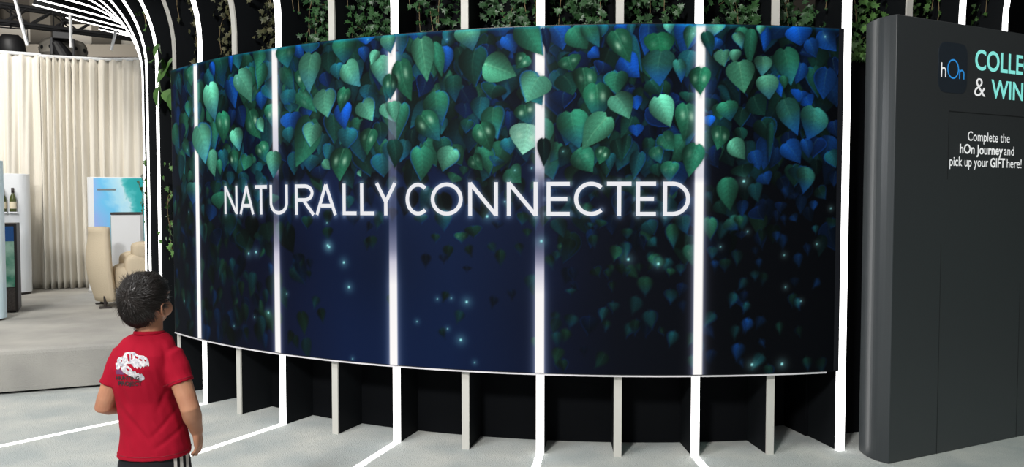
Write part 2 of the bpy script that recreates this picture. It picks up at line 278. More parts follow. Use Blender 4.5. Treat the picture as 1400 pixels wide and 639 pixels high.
# faint vertical cell pattern and soft cloudiness of the picture
cl = np.zeros_like(SS)
for _ in range(26):
    cs_, cz_, r_ = rng.uniform(S0, S1), rng.uniform(ZB, ZT), rng.uniform(.12, .4)
    cl += rng.uniform(-1, 1)*np.exp(-((SS-cs_)**2+(ZZ-cz_)**2)/r_**2)
img *= (1+.22*np.clip(cl, -1, 1))[..., None]
TONE = {'G': (34, 100, 78), 'L': (74, 146, 120), 'D': (14, 52, 46), 'B': (12, 56, 116), 'C': (10, 66, 150), 'N': (7, 28, 64), 'T': (20, 76, 86),
        'H': (26, 84, 62), 'W': (124, 188, 164), 'V': (68, 146, 114), 'K': (30, 116, 80), 'GB': (36, 94, 86), 'E': (6, 28, 30)}
def leaf(bs, bz, ts, tz, w, tone, dim=1.0, soft=None, seed=0):
    rs = np.random.default_rng(seed)
    L = math.hypot(ts-bs, tz-bz); ax = ((ts-bs)/L, (tz-bz)/L); nx = (-ax[1], ax[0])
    m = max(w, L)*.75; cs, cz = (bs+ts)/2, (bz+tz)/2
    i0, i1 = max(0, int((cs-m-S0)/ds)), min(NS, int((cs+m-S0)/ds)+2)
    j0, j1 = max(0, int((cz-m-ZB)/dzz)), min(NZ, int((cz+m-ZB)/dzz)+2)
    if i1 <= i0 or j1 <= j0: return
    s = SS[j0:j1, i0:i1]-bs; z = ZZ[j0:j1, i0:i1]-bz
    t = (s*ax[0]+z*ax[1])/L; x = (s*nx[0]+z*nx[1])
    bend = rs.uniform(-.13, .13)*w; pk = rs.uniform(.56, .68); nt_ = rs.choice([.02, .05, .07, .085])
    x = x-bend*np.sin(PI*np.clip(t, 0, 1))
    xr = x/(w/2)
    tt = np.clip((t+.05)/1.05, 1e-4, 1)
    hw = np.sin(PI*tt**pk)**.80*(w/2)*(1.05-.42*np.clip(t, 0, 1)**3)
    e = np.minimum(hw-np.abs(x), (t-nt_*np.exp(-(xr/.2)**2)+.055)*L*.8)
    e = np.minimum(e, (1-t)*L*.6)
    aa = soft if soft else max(.004, .02*w)
    al = np.clip(e/aa+.5, 0, 1)
    if al.max() <= 0: return
    if soft is None or soft < .012:                             # leaves in front darken those behind
        sh_a = np.clip((e+.016)/.034, 0, 1)**1.5*.62
        blk = img[j0:j1, i0:i1]; blk *= 1-sh_a[..., None]
    base = srgb(TONE[tone])*dim*rs.uniform(.82, 1.1)
    lite = np.ones_like(t)
    sd = rs.choice([-1, 1])
    ga = rs.uniform(0, 2*PI); lite *= 1+.34*np.clip(xr*math.cos(ga)+(t*2-1)*math.sin(ga), -1.2, 1.2)
    lite *= 1.12-.30*np.clip(xr**2, 0, 1)
    lite *= 1+.16*np.tanh(xr*4*sd)                              # one half catches more light
    lite *= 1.10-.34*np.clip(t, 0, 1)*rs.uniform(.4, 1)
    lite *= 1-.20*np.clip(np.abs(xr)-.35, 0, 1)
    # ribs of the blade
    vein = np.exp(-(x/(.014*w+.0015))**2)*np.clip(1.05-t, 0, 1)
    sec = np.cos((t*6.5-np.abs(xr)*1.5)*2*PI)
    lite *= 1+.05*sec*np.clip(1-np.abs(xr), 0, 1)
    c = base[None, None, :]*lite[..., None]
    vcol = np.array((.55, .85, .66))*dim
    vk = {'V': .5, 'W': .35, 'L': .28, 'H': .3}.get(tone, .16)
    c = c*(1-vk*vein[..., None])+vcol*vk*vein[..., None]
    if tone == 'V':
        for q in range(-4, 5):
            if q: c = c+(.06*np.exp(-((x-q*.10*w*(t+.04)*2)/(.012*w+.001))**2)*np.clip(1-t*1.2, 0, 1))[..., None]*vcol
    blue = srgb((12, 74, 175))*dim
    if tone == 'GB' or (tone in 'GTDLKH' and rs.random() < .4):
        kb = np.clip((t-.35)/.65, 0, 1)*(.85 if tone == 'GB' else .38)
        c = c*(1-kb[..., None])+blue*kb[..., None]
    if tone in 'GDTLNB' and rs.random() < .5:                   # bluish light along one edge
        rim = np.exp(-(np.clip(e, 0, 1)/(.05*w))**2)*(xr*sd > 0)*.55
        c = c*(1-rim[..., None])+blue*1.1*rim[..., None]
    if tone in 'HW' or (tone in 'GVK' and rs.random() < .3):
        amp = {'H': .75, 'W': .5}.get(tone, .25)
        for q in (-1, 1):
            a = amp*rs.uniform(.35, 1)
            t0 = rs.uniform(.28, .42); x0 = q*rs.uniform(.32, .45)
            g = a*np.exp(-((t-t0)/.12)**2-((xr-x0)/.2)**2)
            c = c*(1-g[..., None])+np.array((.78, .93, .80))*min(1, dim*1.1)*g[..., None]
    c = c*(1+rs.normal(0, .035, t.shape))[..., None]
    blk = img[j0:j1, i0:i1]
    blk[:] = blk*(1-al[..., None])+np.clip(c, 0, 1)*al[..., None]
def dimz(z, s):
    d = float(np.interp(z, [.5, 1.1, 1.4, 1.75, 2.4], [.42, .5, .66, .95, 1]))
    if s < -2.4: d *= float(np.interp(z, [.5, 1.2, 1.7], [.75, .85, 1]))
    if s > .3: d *= .82
    return d
# the mass of small leaves behind
sd = 1000
for q in range(760):
    s = rng.uniform(S0, S1); z = 2.45-1.2*rng.random()**1.5
    if -2.3 < s < -.75 and z < 1.45+.1*rng.random(): continue
    if s > .35 and rng.random() < .45: continue
    L = rng.uniform(.08, .19)*(1.25 if z > 1.75 else 1); a = rng.normal(0, .35); w = L*rng.uniform(.6, .9); sd += 1
    leaf(s, z, s+L*math.sin(a), z-L*math.cos(a), w, rng.choice(['N', 'T', 'D', 'B', 'N', 'G', 'E'], p=[.26, .18, .24, .06, .1, .06, .1]), rng.uniform(.35, .75)*dimz(z, s), .008, sd)
for q in range(230):
    s = rng.uniform(S0, -2.2); z = rng.uniform(.55, 1.6); L = rng.uniform(.07, .16); a = rng.normal(0, .3); sd += 1
    if s > -2.5 and rng.random() < .6: continue
    leaf(s, z, s+L*math.sin(a), z-L*math.cos(a), L*.62, rng.choice(['N', 'T', 'D', 'B', 'G']), rng.uniform(.2, .55)*float(np.interp(z, [.5, 1.5], [.7, 1])), .02, sd)
for q in range(90):
    s = rng.uniform(-.75, .95); z = rng.uniform(.52, 1.55); L = rng.uniform(.04, .10); a = rng.normal(0, .35); sd += 1
    leaf(s, z, s+L*math.sin(a), z-L*math.cos(a), L*.75, rng.choice(['N', 'T', 'D', 'B'] if s > .25 else ['T', 'D', 'N', 'G']), rng.uniform(.3, .6), .02, sd)
for q in range(24):
    s = rng.uniform(-2.2, -.75); z = rng.uniform(.7, 1.5); L = rng.uniform(.05, .09); a = rng.normal(0, .3); sd += 1
    leaf(s, z, s+L*math.sin(a), z-L*math.cos(a), L*.75, rng.choice(['N', 'T', 'D']), rng.uniform(.3, .5), .02, sd)
for q in range(250):
    s = rng.uniform(S0, 1.0); z = 2.46-.72*rng.random()**1.2
    if s > .3 and rng.random() < .5: continue
    L = rng.uniform(.11, .2); a = rng.normal(0, .4); sd += 1
    leaf(s, z, s+L*math.sin(a), z-L*math.cos(a), L*rng.uniform(.6, .85), rng.choice(['G', 'G', 'T', 'D', 'T', 'N']) if s < .2 else rng.choice(['D', 'T', 'B', 'N']), rng.uniform(.5, .85) if s < .2 else rng.uniform(.4, .7), None, sd)
DATA = []
for q in LEAVES.split(';'):
    q = q.split(); DATA.append([int(v)/1000 for v in q[:5]]+[q[5]])
RANK = {'E': 0, 'N': 1, 'B': 2, 'D': 2, 'C': 3, 'T': 3, 'G': 5, 'K': 4, 'GB': 5, 'H': 6, 'L': 7, 'V': 8, 'W': 9}
def order(d): return RANK[d[5].rstrip('o')]
def draw(d):
    global sd
    sd += 1; t = d[5].rstrip('o'); z = (d[1]+d[3])/2
    L = math.hypot(d[2]-d[0], d[3]-d[1])
    soft = None if z > 1.62 else float(np.interp(z, [.6, 1.62], [.025, .008]))
    leaf(d[0], d[1], d[2], d[3], d[4]*1.12, t, dimz(z, d[0])*(1.0 if d[1] < 2.3 else .97), soft, sd)
for d in sorted([d for d in DATA if not d[5].endswith('o')], key=order): draw(d)
# white upright lines shown on the screen in line with the lit ribs
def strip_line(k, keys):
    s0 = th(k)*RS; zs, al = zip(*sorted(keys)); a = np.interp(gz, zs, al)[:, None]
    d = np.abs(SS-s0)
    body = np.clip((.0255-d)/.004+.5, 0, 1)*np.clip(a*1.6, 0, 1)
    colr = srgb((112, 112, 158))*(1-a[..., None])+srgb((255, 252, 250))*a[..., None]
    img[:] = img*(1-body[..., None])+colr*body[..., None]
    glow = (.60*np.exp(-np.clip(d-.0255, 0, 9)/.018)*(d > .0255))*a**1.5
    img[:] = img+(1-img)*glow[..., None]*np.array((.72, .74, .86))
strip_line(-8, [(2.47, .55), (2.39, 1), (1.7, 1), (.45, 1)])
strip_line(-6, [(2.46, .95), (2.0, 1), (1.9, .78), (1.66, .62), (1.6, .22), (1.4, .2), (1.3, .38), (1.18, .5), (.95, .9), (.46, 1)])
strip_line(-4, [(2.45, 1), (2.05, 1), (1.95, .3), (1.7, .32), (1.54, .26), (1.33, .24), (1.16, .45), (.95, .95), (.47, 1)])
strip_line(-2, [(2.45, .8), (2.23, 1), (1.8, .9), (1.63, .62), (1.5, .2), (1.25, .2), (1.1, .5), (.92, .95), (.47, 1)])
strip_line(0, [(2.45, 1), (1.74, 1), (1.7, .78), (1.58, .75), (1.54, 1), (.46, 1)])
for d in sorted([d for d in DATA if d[5].endswith('o')], key=order): draw(d)
# sparkles
for i, q in enumerate(GLINTS.split(';')):
    s, z = [int(v)/1000 for v in q.split()]
    r2 = (SS-s)**2+(ZZ-z)**2; big = .011 if i < 16 else .0065
    g = np.clip(.95*np.exp(-r2/(big*.62)**2)+.26*np.exp(-r2/(big*3.2)**2), 0, 1)*(.95 if i < 16 else .7)
    img[:] = img*(1-g[..., None])+np.array((.62, .95, .95))*g[..., None]
# teal gleam along the top edge where the picture starts
g = np.exp(-((ZT-ZZ)/.012)**2)*(.25+.75*np.clip(np.interp(gs, np.linspace(S0, S1, 60), rng.uniform(0, 1, 60)), 0, 1)[None, :])*.55
g[:, gs > .33] *= .6
img[:] = img*(1-g[..., None])+np.array((.03, .62, .82))*g[..., None]

# letters drawn with a pen of even width
def arc(cx, cy, rx, ry, a0, a1, n=22):
    return [(cx+rx*math.cos(math.radians(a0+(a1-a0)*i/n)), cy+ry*math.sin(math.radians(a0+(a1-a0)*i/n))) for i in range(n+1)]
PEN = .0225
def strokes(ch, x0, x1, z0, z1):
    w, h, p = x1-x0, z1-z0, PEN/2
    X = lambda u: x0+p+u*(w-2*p)
    Y = lambda u: z0+p+u*(h-2*p)
    b, t = z0, z1
    if ch == 'N': return [[(X(0), b), (X(0), t)], [(X(0), t-.004), (X(1), b+.004)], [(X(1), b), (X(1), t)]]
    if ch == 'A': return [[(X(0)-.002, b), (X(.5), t-.004)], [(X(.5), t-.004), (X(1)+.002, b)], [(X(.22), z0+.30*h), (X(.78), z0+.30*h)]]
    if ch == 'T': return [[(x0, Y(1)), (x1, Y(1))], [(X(.5), t), (X(.5), b)]]
    if ch == 'U': return [[(X(0), t)]+arc(X(.5), z0+.40*h, (w-2*p)/2, .40*h-p, 180, 360)+[(X(1), t)]]
    if ch == 'R': return [[(X(0), b), (X(0), t)], [(X(0), Y(1)), (X(.48), Y(1))]+arc(X(.48), z0+.715*h, .44*(w-2*p), .285*h-p, 90, -90)+[(X(0), z0+.43*h+p)], [(X(.45), z0+.45*h), (X(1), b)]]
    if ch == 'L': return [[(X(0), t), (X(0), b)], [(x0, Y(0)), (x1, Y(0))]]
    if ch == 'Y': return [[(X(0)-.003, t), (X(.5), z0+.42*h)], [(X(1)+.003, t), (X(.5), z0+.42*h)], [(X(.5), z0+.45*h), (X(.5), b)]]
    if ch == 'C': return [arc(X(.56), Y(.5), .56*(w-2*p), (h-2*p)/2, 48, 312, 36)]
    if ch == 'O': return [arc(X(.5), Y(.5), .5*(w-2*p), (h-2*p)/2, 0, 360, 48)]
    if ch == 'E': return [[(X(0), t), (X(0), b)], [(x0, Y(1)), (x1, Y(1))], [(x0, Y(0)), (x1, Y(0))], [(x0, Y(.5)), (x0+.9*w, Y(.5))]]
    if ch == 'D': return [[(X(0), t), (X(0), b)], [(x0, Y(1)), (X(.32), Y(1))]+arc(X(.32), Y(.5), .68*(w-2*p), (h-2*p)/2, 90, -90, 28)+[(x0, Y(0))]]
def pen(mb, line, place, width, step=.02):
    pts = []
    for a, b in zip(line, line[1:]):
        n = max(1, int(math.hypot(b[0]-a[0], b[1]-a[1])/step))
        pts += [(a[0]+(b[0]-a[0])*i/n, a[1]+(b[1]-a[1])*i/n) for i in range(n)]
    pts.append(line[-1])
    loop = len(line) > 4 and math.hypot(line[0][0]-line[-1][0], line[0][1]-line[-1][1]) < 1e-6
    L = []; n = len(pts)
    for i in range(n):
        a = pts[i-1] if i else (pts[-2] if loop else pts[0]); b = pts[i+1] if i < n-1 else (pts[1] if loop else pts[-1])
        d = Vector((b[0]-a[0], b[1]-a[1])).normalized(); m = Vector((-d.y, d.x))*width/2
        L.append((place(pts[i][0]+m.x, pts[i][1]+m.y), place(pts[i][0]-m.x, pts[i][1]-m.y)))
    mb.add([p for q in L for p in q], [(2*i, 2*i+1, 2*i+3, 2*i+2) for i in range(n-1)])
BOX = [(-2.972, -2.825), (-2.803, -2.655), (-2.643, -2.529), (-2.504, -2.342), (-2.282, -2.12), (-2.115, -1.955), (-1.911, -1.811), (-1.785, -1.687), (-1.679, -1.541),
       (-1.48, -1.337), (-1.321, -1.127), (-1.094, -.92), (-.869, -.694), (-.644, -.515), (-.491, -.32), (-.31, -.175), (-.15, -.04), (-.001, .149)]
LET = MB(); glow = np.full(SS.shape, 9.0)
for ch, (a, b) in zip('NATURALLYCONNECTED', BOX):
    for line in strokes(ch, a, b, 1.361, 1.551):
        pen(LET, line, lambda s, z: cyl(s/RS, RS+.0015, z), PEN)
        i0, i1 = int((a-.12-S0)/ds), int((b+.12-S0)/ds); j0, j1 = int((1.26-ZB)/dzz), int((1.66-ZB)/dzz)
        sub = glow[j0:j1, i0:i1]; s_, z_ = SS[j0:j1, i0:i1], ZZ[j0:j1, i0:i1]
        for (x0, y0), (x1, y1) in zip(line, line[1:]):
            dx, dy = x1-x0, y1-y0; q = np.clip(((s_-x0)*dx+(z_-y0)*dy)/(dx*dx+dy*dy+1e-12), 0, 1)
            np.minimum(sub, np.hypot(s_-x0-q*dx, z_-y0-q*dy), out=sub)
g = .42*np.exp(-np.clip(glow-PEN/2, 0, 9)/.012)
img[:] = img+(1-img)*g[..., None]*np.array((.62, .70, .82))
img = np.clip(img, 0, 1)
linimg = np.where(img <= .04045, img/12.92, ((img+.055)/1.055)**2.4)

wall = thing('video_wall', 'curved wide video wall showing hanging green leaves and white lettering', 'screen', cyl((S0+S1)/2/RS, RS-.013, 0))
inv = Matrix.Translation(wall.location).inverted()
me = bpy.data.meshes.new('display')
t_ = SS/RS
vx = C0.x+RS*np.sin(t_)-wall.location.x; vy = C0.y-RS*np.cos(t_)-wall.location.y
co = np.stack([vx, vy, ZZ], -1).reshape(-1, 3).astype(np.float32)
idx = np.arange(NS*NZ).reshape(NZ, NS)
quads = np.stack([idx[:-1, :-1], idx[:-1, 1:], idx[1:, 1:], idx[1:, :-1]], -1).reshape(-1, 4).astype(np.int32)
me.vertices.add(len(co)); me.vertices.foreach_set('co', co.ravel())
me.loops.add(quads.size); me.loops.foreach_set('vertex_index', quads.ravel())
me.polygons.add(len(quads)); me.polygons.foreach_set('loop_start', np.arange(0, quads.size, 4, dtype=np.int32))
me.update(calc_edges=True)
at = me.attributes.new('picture', 'FLOAT_COLOR', 'POINT')
at.data.foreach_set('color', np.concatenate([linimg.reshape(-1, 3), np.ones((NS*NZ, 1))], 1).astype(np.float32).ravel())
M_disp = mat('video picture', (.001, .001, .001, 1), .6, spec=.06, emit=(1, 1, 1, 1), strength=1)
nt = M_disp.node_tree; an = nt.nodes.new('ShaderNodeAttribute'); an.attribute_name = 'picture'
nt.links.new(an.outputs['Color'], nt.nodes['Principled BSDF'].inputs['Emission Color'])
disp = obj('display', me, M_disp, wall)
M_let = mat('shown white lettering', (.01, .01, .01, 1), .4, spec=.2, emit=rgb(232, 232, 236), strength=1)
lo = LET.build('lettering', M_let, wall); lo.matrix_parent_inverse = inv
lo['label'] = 'white capital letters NATURALLY CONNECTED'
mb = MB(); rings = []
s_a, s_b = S0-.008, S1+.035
for j in range(81):
    t = (s_a+(s_b-s_a)*j/80)/RS
    rings.append([cyl(t, RS-.026, ZB-.004), cyl(t, RS-.002, ZB-.004), cyl(t, RS-.002, ZT+.004), cyl(t, RS-.026, ZT+.004)])
mb.loft(rings); c = mb.build('casing', mat('screen casing', rgb(20, 22, 28), .35), wall); c.matrix_parent_inverse = inv
mb = MB(); rings = []
for j in range(81):
    t = (s_a+(.967-s_a)*j/80)/RS
    rings.append([cyl(t, RS-.026, ZB-.013), cyl(t, RS+.002, ZB-.013), cyl(t, RS+.002, ZB-.005), cyl(t, RS-.026, ZB-.005)])
mb.loft(rings); c = mb.build('bottom_trim', mat('pale trim', rgb(225, 222, 226), .3), wall); c.matrix_parent_inverse = inv
c['label'] = 'thin pale metal edge'

# ------------------------------------------------------------------ setting: hall floor, back wall, roof
mb = MB(); mb.box((-2, 5, -.05), (26, 24, .1)); struct(mb.build('floor', M_carpet))
mb = MB(); mb.box((-2, 16.1, 3.5), (26, .2, 7)); struct(mb.build('wall_back', M_roof))
mb = MB(); mb.box((-15.1, 5, 3.5), (.2, 24, 7)); struct(mb.build('wall_left', M_roof))
mb = MB(); mb.box((11.1, 5, 3.5), (.2, 24, 7)); struct(mb.build('wall_right', M_roof))
mb = MB(); mb.box((-2, 5, 7.05), (26, 24, .1)); struct(mb.build('ceiling', M_roof))
# roof structure seen over the drape
def bar(mb, a, b, w, h):
    a, b = Vector(a), Vector(b); d = (b-a); L = d.length; d.normalize()
    up = Vector((0, 0, 1)) if abs(d.z) < .95 else Vector((0, 1, 0)); s = d.cross(up).normalized(); u = s.cross(d)
    M = Matrix((s, d, u)).transposed()
    mb.box((a+b)/2, (w, L, h), M)
n = 1
for z, h, m, y in ((4.98, .42, M_pan, 15.7), (4.42, .24, M_beam, 14.6), (5.75, .3, M_beam, 15.2)):
    mb = MB(); mb.box((-8, y, z), (13.5, .3, h)); struct(mb.build('trim_%d' % n, m)); n += 1
for x in (-12.6, -10.9, -9.6, -8.35, -6.9, -5.6):
    mb = MB(); mb.box((x, 15.4, 3.5), (.42, .4, 6.9)); struct(mb.build('trim_%d' % n, M_beam)); n += 1
for x0, x1 in ((-9.4, -8.5), (-8.1, -7.1), (-10.7, -9.8)):
    mb = MB(); bar(mb, (x0, 15.3, 3.7), (x1, 15.3, 4.7), .15, .16); struct(mb.build('trim_%d' % n, M_beam)); n += 1

# ------------------------------------------------------------------ carpeted stage
edge = [(-9.5, 4.0), (-7.5, 4.45), (-5.6, 4.98), (-4.6, 5.25), (-3.79, 5.50), (-3.2, 5.73), (-2.98, 5.84)]
eb = []
for a, b in zip(edge, edge[1:]):
    for i in range(6): eb.append((a[0]+(b[0]-a[0])*i/6, a[1]+(b[1]-a[1])*i/6))
eb.append(edge[-1])
ring = eb+[(-3.10, 6.2), (-3.3, 6.55), (-3.55, 7.0), (-3.75, 7.6), (-3.85, 8.4), (-3.85, 9.8), (-3.6, 11), (-14, 11), (-14, 4.0)]
def inset(k):
    c = Vector((-7, 8)); out = []
    for p in ring:
        d = Vector(p)-c; out.append(c+d*(1-k/max(d.length, 1)))
    return out
rings = []
for k, z in ((.035, .012), (.035, .02), (.0, .021), (0, .30), (.008, .322), (.025, .336), (.05, .34)):
    rings.append([(p.x, p.y, z) for p in inset(k)])
mb = MB(); mb.loft(rings); st = mb.build('stage', M_stage)
tag(st, 'low grey carpeted stage with curved front in front of the cream drapes', 'stage')
mb = MB(); mb.loft([[(p.x, p.y, z) for p in inset(.06)] for z in (0, .0125)]); mb.build('plinth', M_seam, st)
ZS = .34

# ------------------------------------------------------------------ cream drapes
def drape(pts, label, seed, ztop):
    rs = random.Random(seed); mb = MB(); L = sum((Vector(b)-Vector(a)).length for a, b in zip(pts, pts[1:]))
    n = int(L/.012); fr = []; ph = 0; phs = []
    amp = []; a0 = .04
    for i in range(n+1):
        ph += 2*PI*.012/(.125*(1+.35*math.sin(i*.021+seed)+.15*math.sin(i*.057+seed*2))); phs.append(ph)
        amp.append(.034+.018*math.sin(i*.013+seed*3))
    rows = []
    nz = 26
    for j in range(nz+1):
        f = j/nz; row = []
        for i in range(n+1):
            d = i/n*L; acc = 0
            for a, b in zip(pts, pts[1:]):
                l = (Vector(b)-Vector(a)).length
                if acc+l >= d-1e-6: break
                acc += l
            a, b = Vector(a), Vector(b); t = (b-a).normalized(); p = a+t*(d-acc); nn = Vector((t.y, -t.x))
            w = 1.35*amp[i]*math.sin(phs[i]+.5*math.sin(f*3+i*.01))*(.75+.5*f)+.014*math.sin(phs[i]*2.3+f*5)+.02*f*math.sin(i*.03+f*4)
            if f > .8: w += .03*(f-.8)*math.sin(i*.09+f*20)
            row.append((p.x+nn.x*w, p.y+nn.y*w, ztop-(ztop-ZS-.004)*f))
        rows.append(row)
    mb.loft(rows, cap=False, closed=False)
    o = mb.build('drape', M_drape, smooth=True)
    s = o.modifiers.new('s', 'SOLIDIFY'); s.thickness = .004
    tag(o, label, 'curtain', 'cream drapes around the stage')
    mb = MB(); mb.tube([(p[0], p[1], ztop+.012) for p in pts], .022, 8); mb.build('heading_rail', M_white, o)
drape([(-8.6, 8.0), (-7.2, 9.0), (-6.03, 9.52)], 'cream drape hanging behind the white panel with bottles', 3, 3.33)
drape([(-6.0, 9.5), (-5.3, 9.72), (-4.55, 9.68), (-3.95, 9.55)], 'wide cream drape hanging behind the iceberg print panel', 5, 3.31)

# ------------------------------------------------------------------ stage furniture
def rounded_slab(mb, w, d, z0, z1, rad=.06, n=8):
    pts = []
    for cx, cy, a0 in ((w/2-rad, d/2-rad, 0), (-w/2+rad, d/2-rad, 90), (-w/2+rad, -d/2+rad, 180), (w/2-rad, -d/2+rad, 270)):
        for i in range(n+1):
            a = math.radians(a0+90*i/n); pts.append((cx+rad*math.cos(a), cy+rad*math.sin(a)))
    mb.loft([[(x*s, y*s, z) for x, y in pts] for z, s in ((z0, 1), (z1-.004, 1), (z1, .99))])
# iceberg print panel
t = thing('display_panel', 'white display panel with turquoise iceberg print standing behind the armchair', 'panel', (-4.84, 9.22, ZS), math.radians(4))
mb = MB(); rounded_slab(mb, .84, .16, .03, 1.43, .07); mb.build('board', M_white, t, True)
t.children[0].data.polygons.foreach_set('use_smooth', [False]*len(t.children[0].data.polygons))
mb = MB(); rounded_slab(mb, .86, .22, 0, .03, .08); mb.build('base', M_metal, t)
M_ice = bpy.data.materials.new('iceberg print'); M_ice.use_nodes = True
nt = M_ice.node_tree; p = nt.nodes['Principled BSDF']; p.inputs['Roughness'].default_value = .35
tc = nt.nodes.new('ShaderNodeTexCoord'); sx = nt.nodes.new('ShaderNodeSeparateXYZ'); nt.links.new(tc.outputs['Object'], sx.inputs[0])
nz_ = nt.nodes.new('ShaderNodeTexNoise'); nz_.inputs['Scale'].default_value = 4; nz_.inputs['Detail'].default_value = 8; nz_.inputs['Distortion'].default_value = 1.2
nt.links.new(tc.outputs['Object'], nz_.inputs['Vector'])
def mth(op, a, b):
    m = nt.nodes.new('ShaderNodeMath'); m.operation = op
    for i, v in enumerate((a, b)):
        if isinstance(v, (int, float)): m.inputs[i].default_value = v
        else: nt.links.new(v, m.inputs[i])
    return m.outputs[0]
diag = mth('ADD', mth('ADD', mth('MULTIPLY', sx.outputs[0], 1.5), mth('MULTIPLY', sx.outputs[2], .35)), mth('SUBTRACT', mth('MULTIPLY', nz_.outputs['Fac'], .5), .11))
rp = nt.nodes.new('ShaderNodeValToRGB'); nt.links.new(diag, rp.inputs[0])
els = rp.color_ramp.elements
els[0].position = .0; els[0].color = rgb(150, 175, 235); els[1].position = .93; els[1].color = rgb(40, 165, 170)
for pos, c in ((.3, rgb(110, 195, 240)), (.5, rgb(165, 220, 245)), (.66, rgb(195, 232, 245)), (.72, rgb(90, 195, 200)), (.8, rgb(45, 170, 175))):
    e = els.new(pos); e.color = c
nt.links.new(rp.outputs[0], p.inputs['Base Color'])
pr = MB(); pr.box((-.005, -.083, .75), (.62, .006, 1.33)); pr = pr.build('print', M_ice, t); pr['label'] = 'turquoise and pale blue ice picture'
mb = MB(); mb.box((-.16, -.088, 1.275), (.22, .003, .022)); mb.build('caption', M_grey, t)
# white pedestal
t = thing('pedestal', 'tall white pedestal with dark top edge standing behind the armchair', 'pedestal', (-4.55, 8.75, ZS), math.radians(20))
mb = MB(); mb.box((0, 0, .485), (.31, .30, .97)); mb.build('column', M_white, t, bevel=.008)
mb = MB(); mb.box((0, 0, .984), (.312, .312, .028)); mb.build('top_edge', M_dark, t, bevel=.004)
mb = MB(); mb.box((-.154, 0, .48), (.006, .3, .94)); mb.build('side_edge', mat('teal edge', rgb(120, 160, 165), .4), t)

# armchair
t = thing('armchair', 'beige upholstered armchair with curved back on the stage behind the boy', 'armchair', (-4.20, 7.98, ZS), math.radians(34))
def cushion(mb, c, s, r=.06, n=6):
    # superellipsoid pillow
    rings = []
    nu, nv = 28, 16
    def sp(v, e): return math.copysign(abs(v)**e, v)
    for i in range(nv+1):
        a = -PI/2+PI*(i+.02)/(nv+.04); ring = []
        for j in range(nu):
            b = 2*PI*j/nu
            ring.append((c[0]+s[0]/2*sp(math.cos(a), .35)*sp(math.cos(b), .45), c[1]+s[1]/2*sp(math.cos(a), .35)*sp(math.sin(b), .45), c[2]+s[2]/2*sp(math.sin(a), .5)))
        rings.append(ring)
    mb.loft(rings)
rings = []                                   # tall curved back shell at the left, wrapping toward the viewer
for j in range(15):
    f = j/14; z = .07+f*.78
    out = []
    lean = -.06*f**1.5; wide = .25+.06*math.sin(PI*min(1, f*1.1))
    for i in range(17):
        a = math.radians(115+130*i/16); out.append((-.02+lean+wide*1.02*math.cos(a), .0+wide*1.12*math.sin(a)))
    inn = [(-.02+lean+(wide-.10)*1.02*math.cos(math.radians(245-130*i/16)), (wide-.08)*1.12*math.sin(math.radians(245-130*i/16))) for i in range(17)]
    k = 1-.0*f
    rings.append([(x, y, z) for x, y in out+inn])
mb = MB(); mb.loft(rings); b = mb.build('backrest', M_beige, t, True)
mb = MB(); cushion(mb, (.20, 0, .30), (.62, .62, .30)); mb.build('seat', M_beige, t, True)
mb = MB(); cushion(mb, (.28, -.22, .42), (.60, .22, .30)); mb.build('arm', M_beige, t, True)
mb = MB(); cushion(mb, (.28, .24, .42), (.60, .22, .30)); mb.build('arm', M_beige, t, True)
mb = MB(); cushion(mb, (.33, -.20, .60), (.56, .27, .19)); mb.build('bolster', M_beige, t, True)
for x, y in ((-.2, -.2), (-.2, .2), (.42, -.2), (.42, .2)):
    mb = MB(); mb.tube([(x, y, .18), (x, y, .025)], [.02, .014], 10); mb.tube([(x-.05, y, .012), (x+.05, y, .012)], .011, 8); mb.build('leg', M_dark, t)

# white wine panel behind
t = thing('display_panel', 'white rounded panel with two small wine bottle shelves near the drape', 'panel', (-6.44, 8.75, ZS), math.radians(30))
mb = MB(); rounded_slab(mb, 1.25, .30, .03, 1.46, .12); mb.build('board', M_white, t)
mb = MB(); rounded_slab(mb, 1.22, .27, 0, .03, .12); mb.build('base', M_dark, t)
Tw = Matrix.Translation(t.location) @ Matrix.Rotation(math.radians(30), 4, 'Z')
M_green = mat('olive bottle glass', rgb(70, 78, 40), .15); M_lab = mat('cream bottle label', rgb(215, 205, 180), .7)
for i, x in enumerate((.362, .462)):
    mb = MB(); mb.box((x, -.185, .995), (.085, .07, .014)); mb.build('shelf', M_white, t)
    P = Tw @ Vector((x, -.187, 1.0025))
    b = thing('wine_bottle', 'green wine bottle on the white panel, %s' % ('half hidden by the pale blue panel' if i == 0 else 'fully visible beside the cream drape'), 'bottle', P, 0, 'wine bottles on the white panel')
    prof = [(.0, 0), (.034, 0), (.036, .01), (.036, .15), (.030, .18), (.014, .215), (.013, .27), (.015, .272), (.015, .285), (0, .285)]
    mb = MB(); mb.loft([[(r*math.cos(2*PI*j/16)+1e-5*j, r*math.sin(2*PI*j/16), z) for j in range(16)] for r, z in [(max(r, .001), z) for r, z in prof]]); mb.build('glass', M_green, b, True)
    mb = MB(); mb.loft([[(.0366*math.cos(2*PI*j/16), .0366*math.sin(2*PI*j/16), z) for j in range(16)] for z in (.04, .12)], cap=False); mb.build('label', M_lab, b, True)
    mb = MB(); mb.loft([[(.0156*math.cos(2*PI*j/16), .0156*math.sin(2*PI*j/16), z) for j in range(16)] for z in (.225, .286)]); mb.build('capsule', M_dark, b, True)
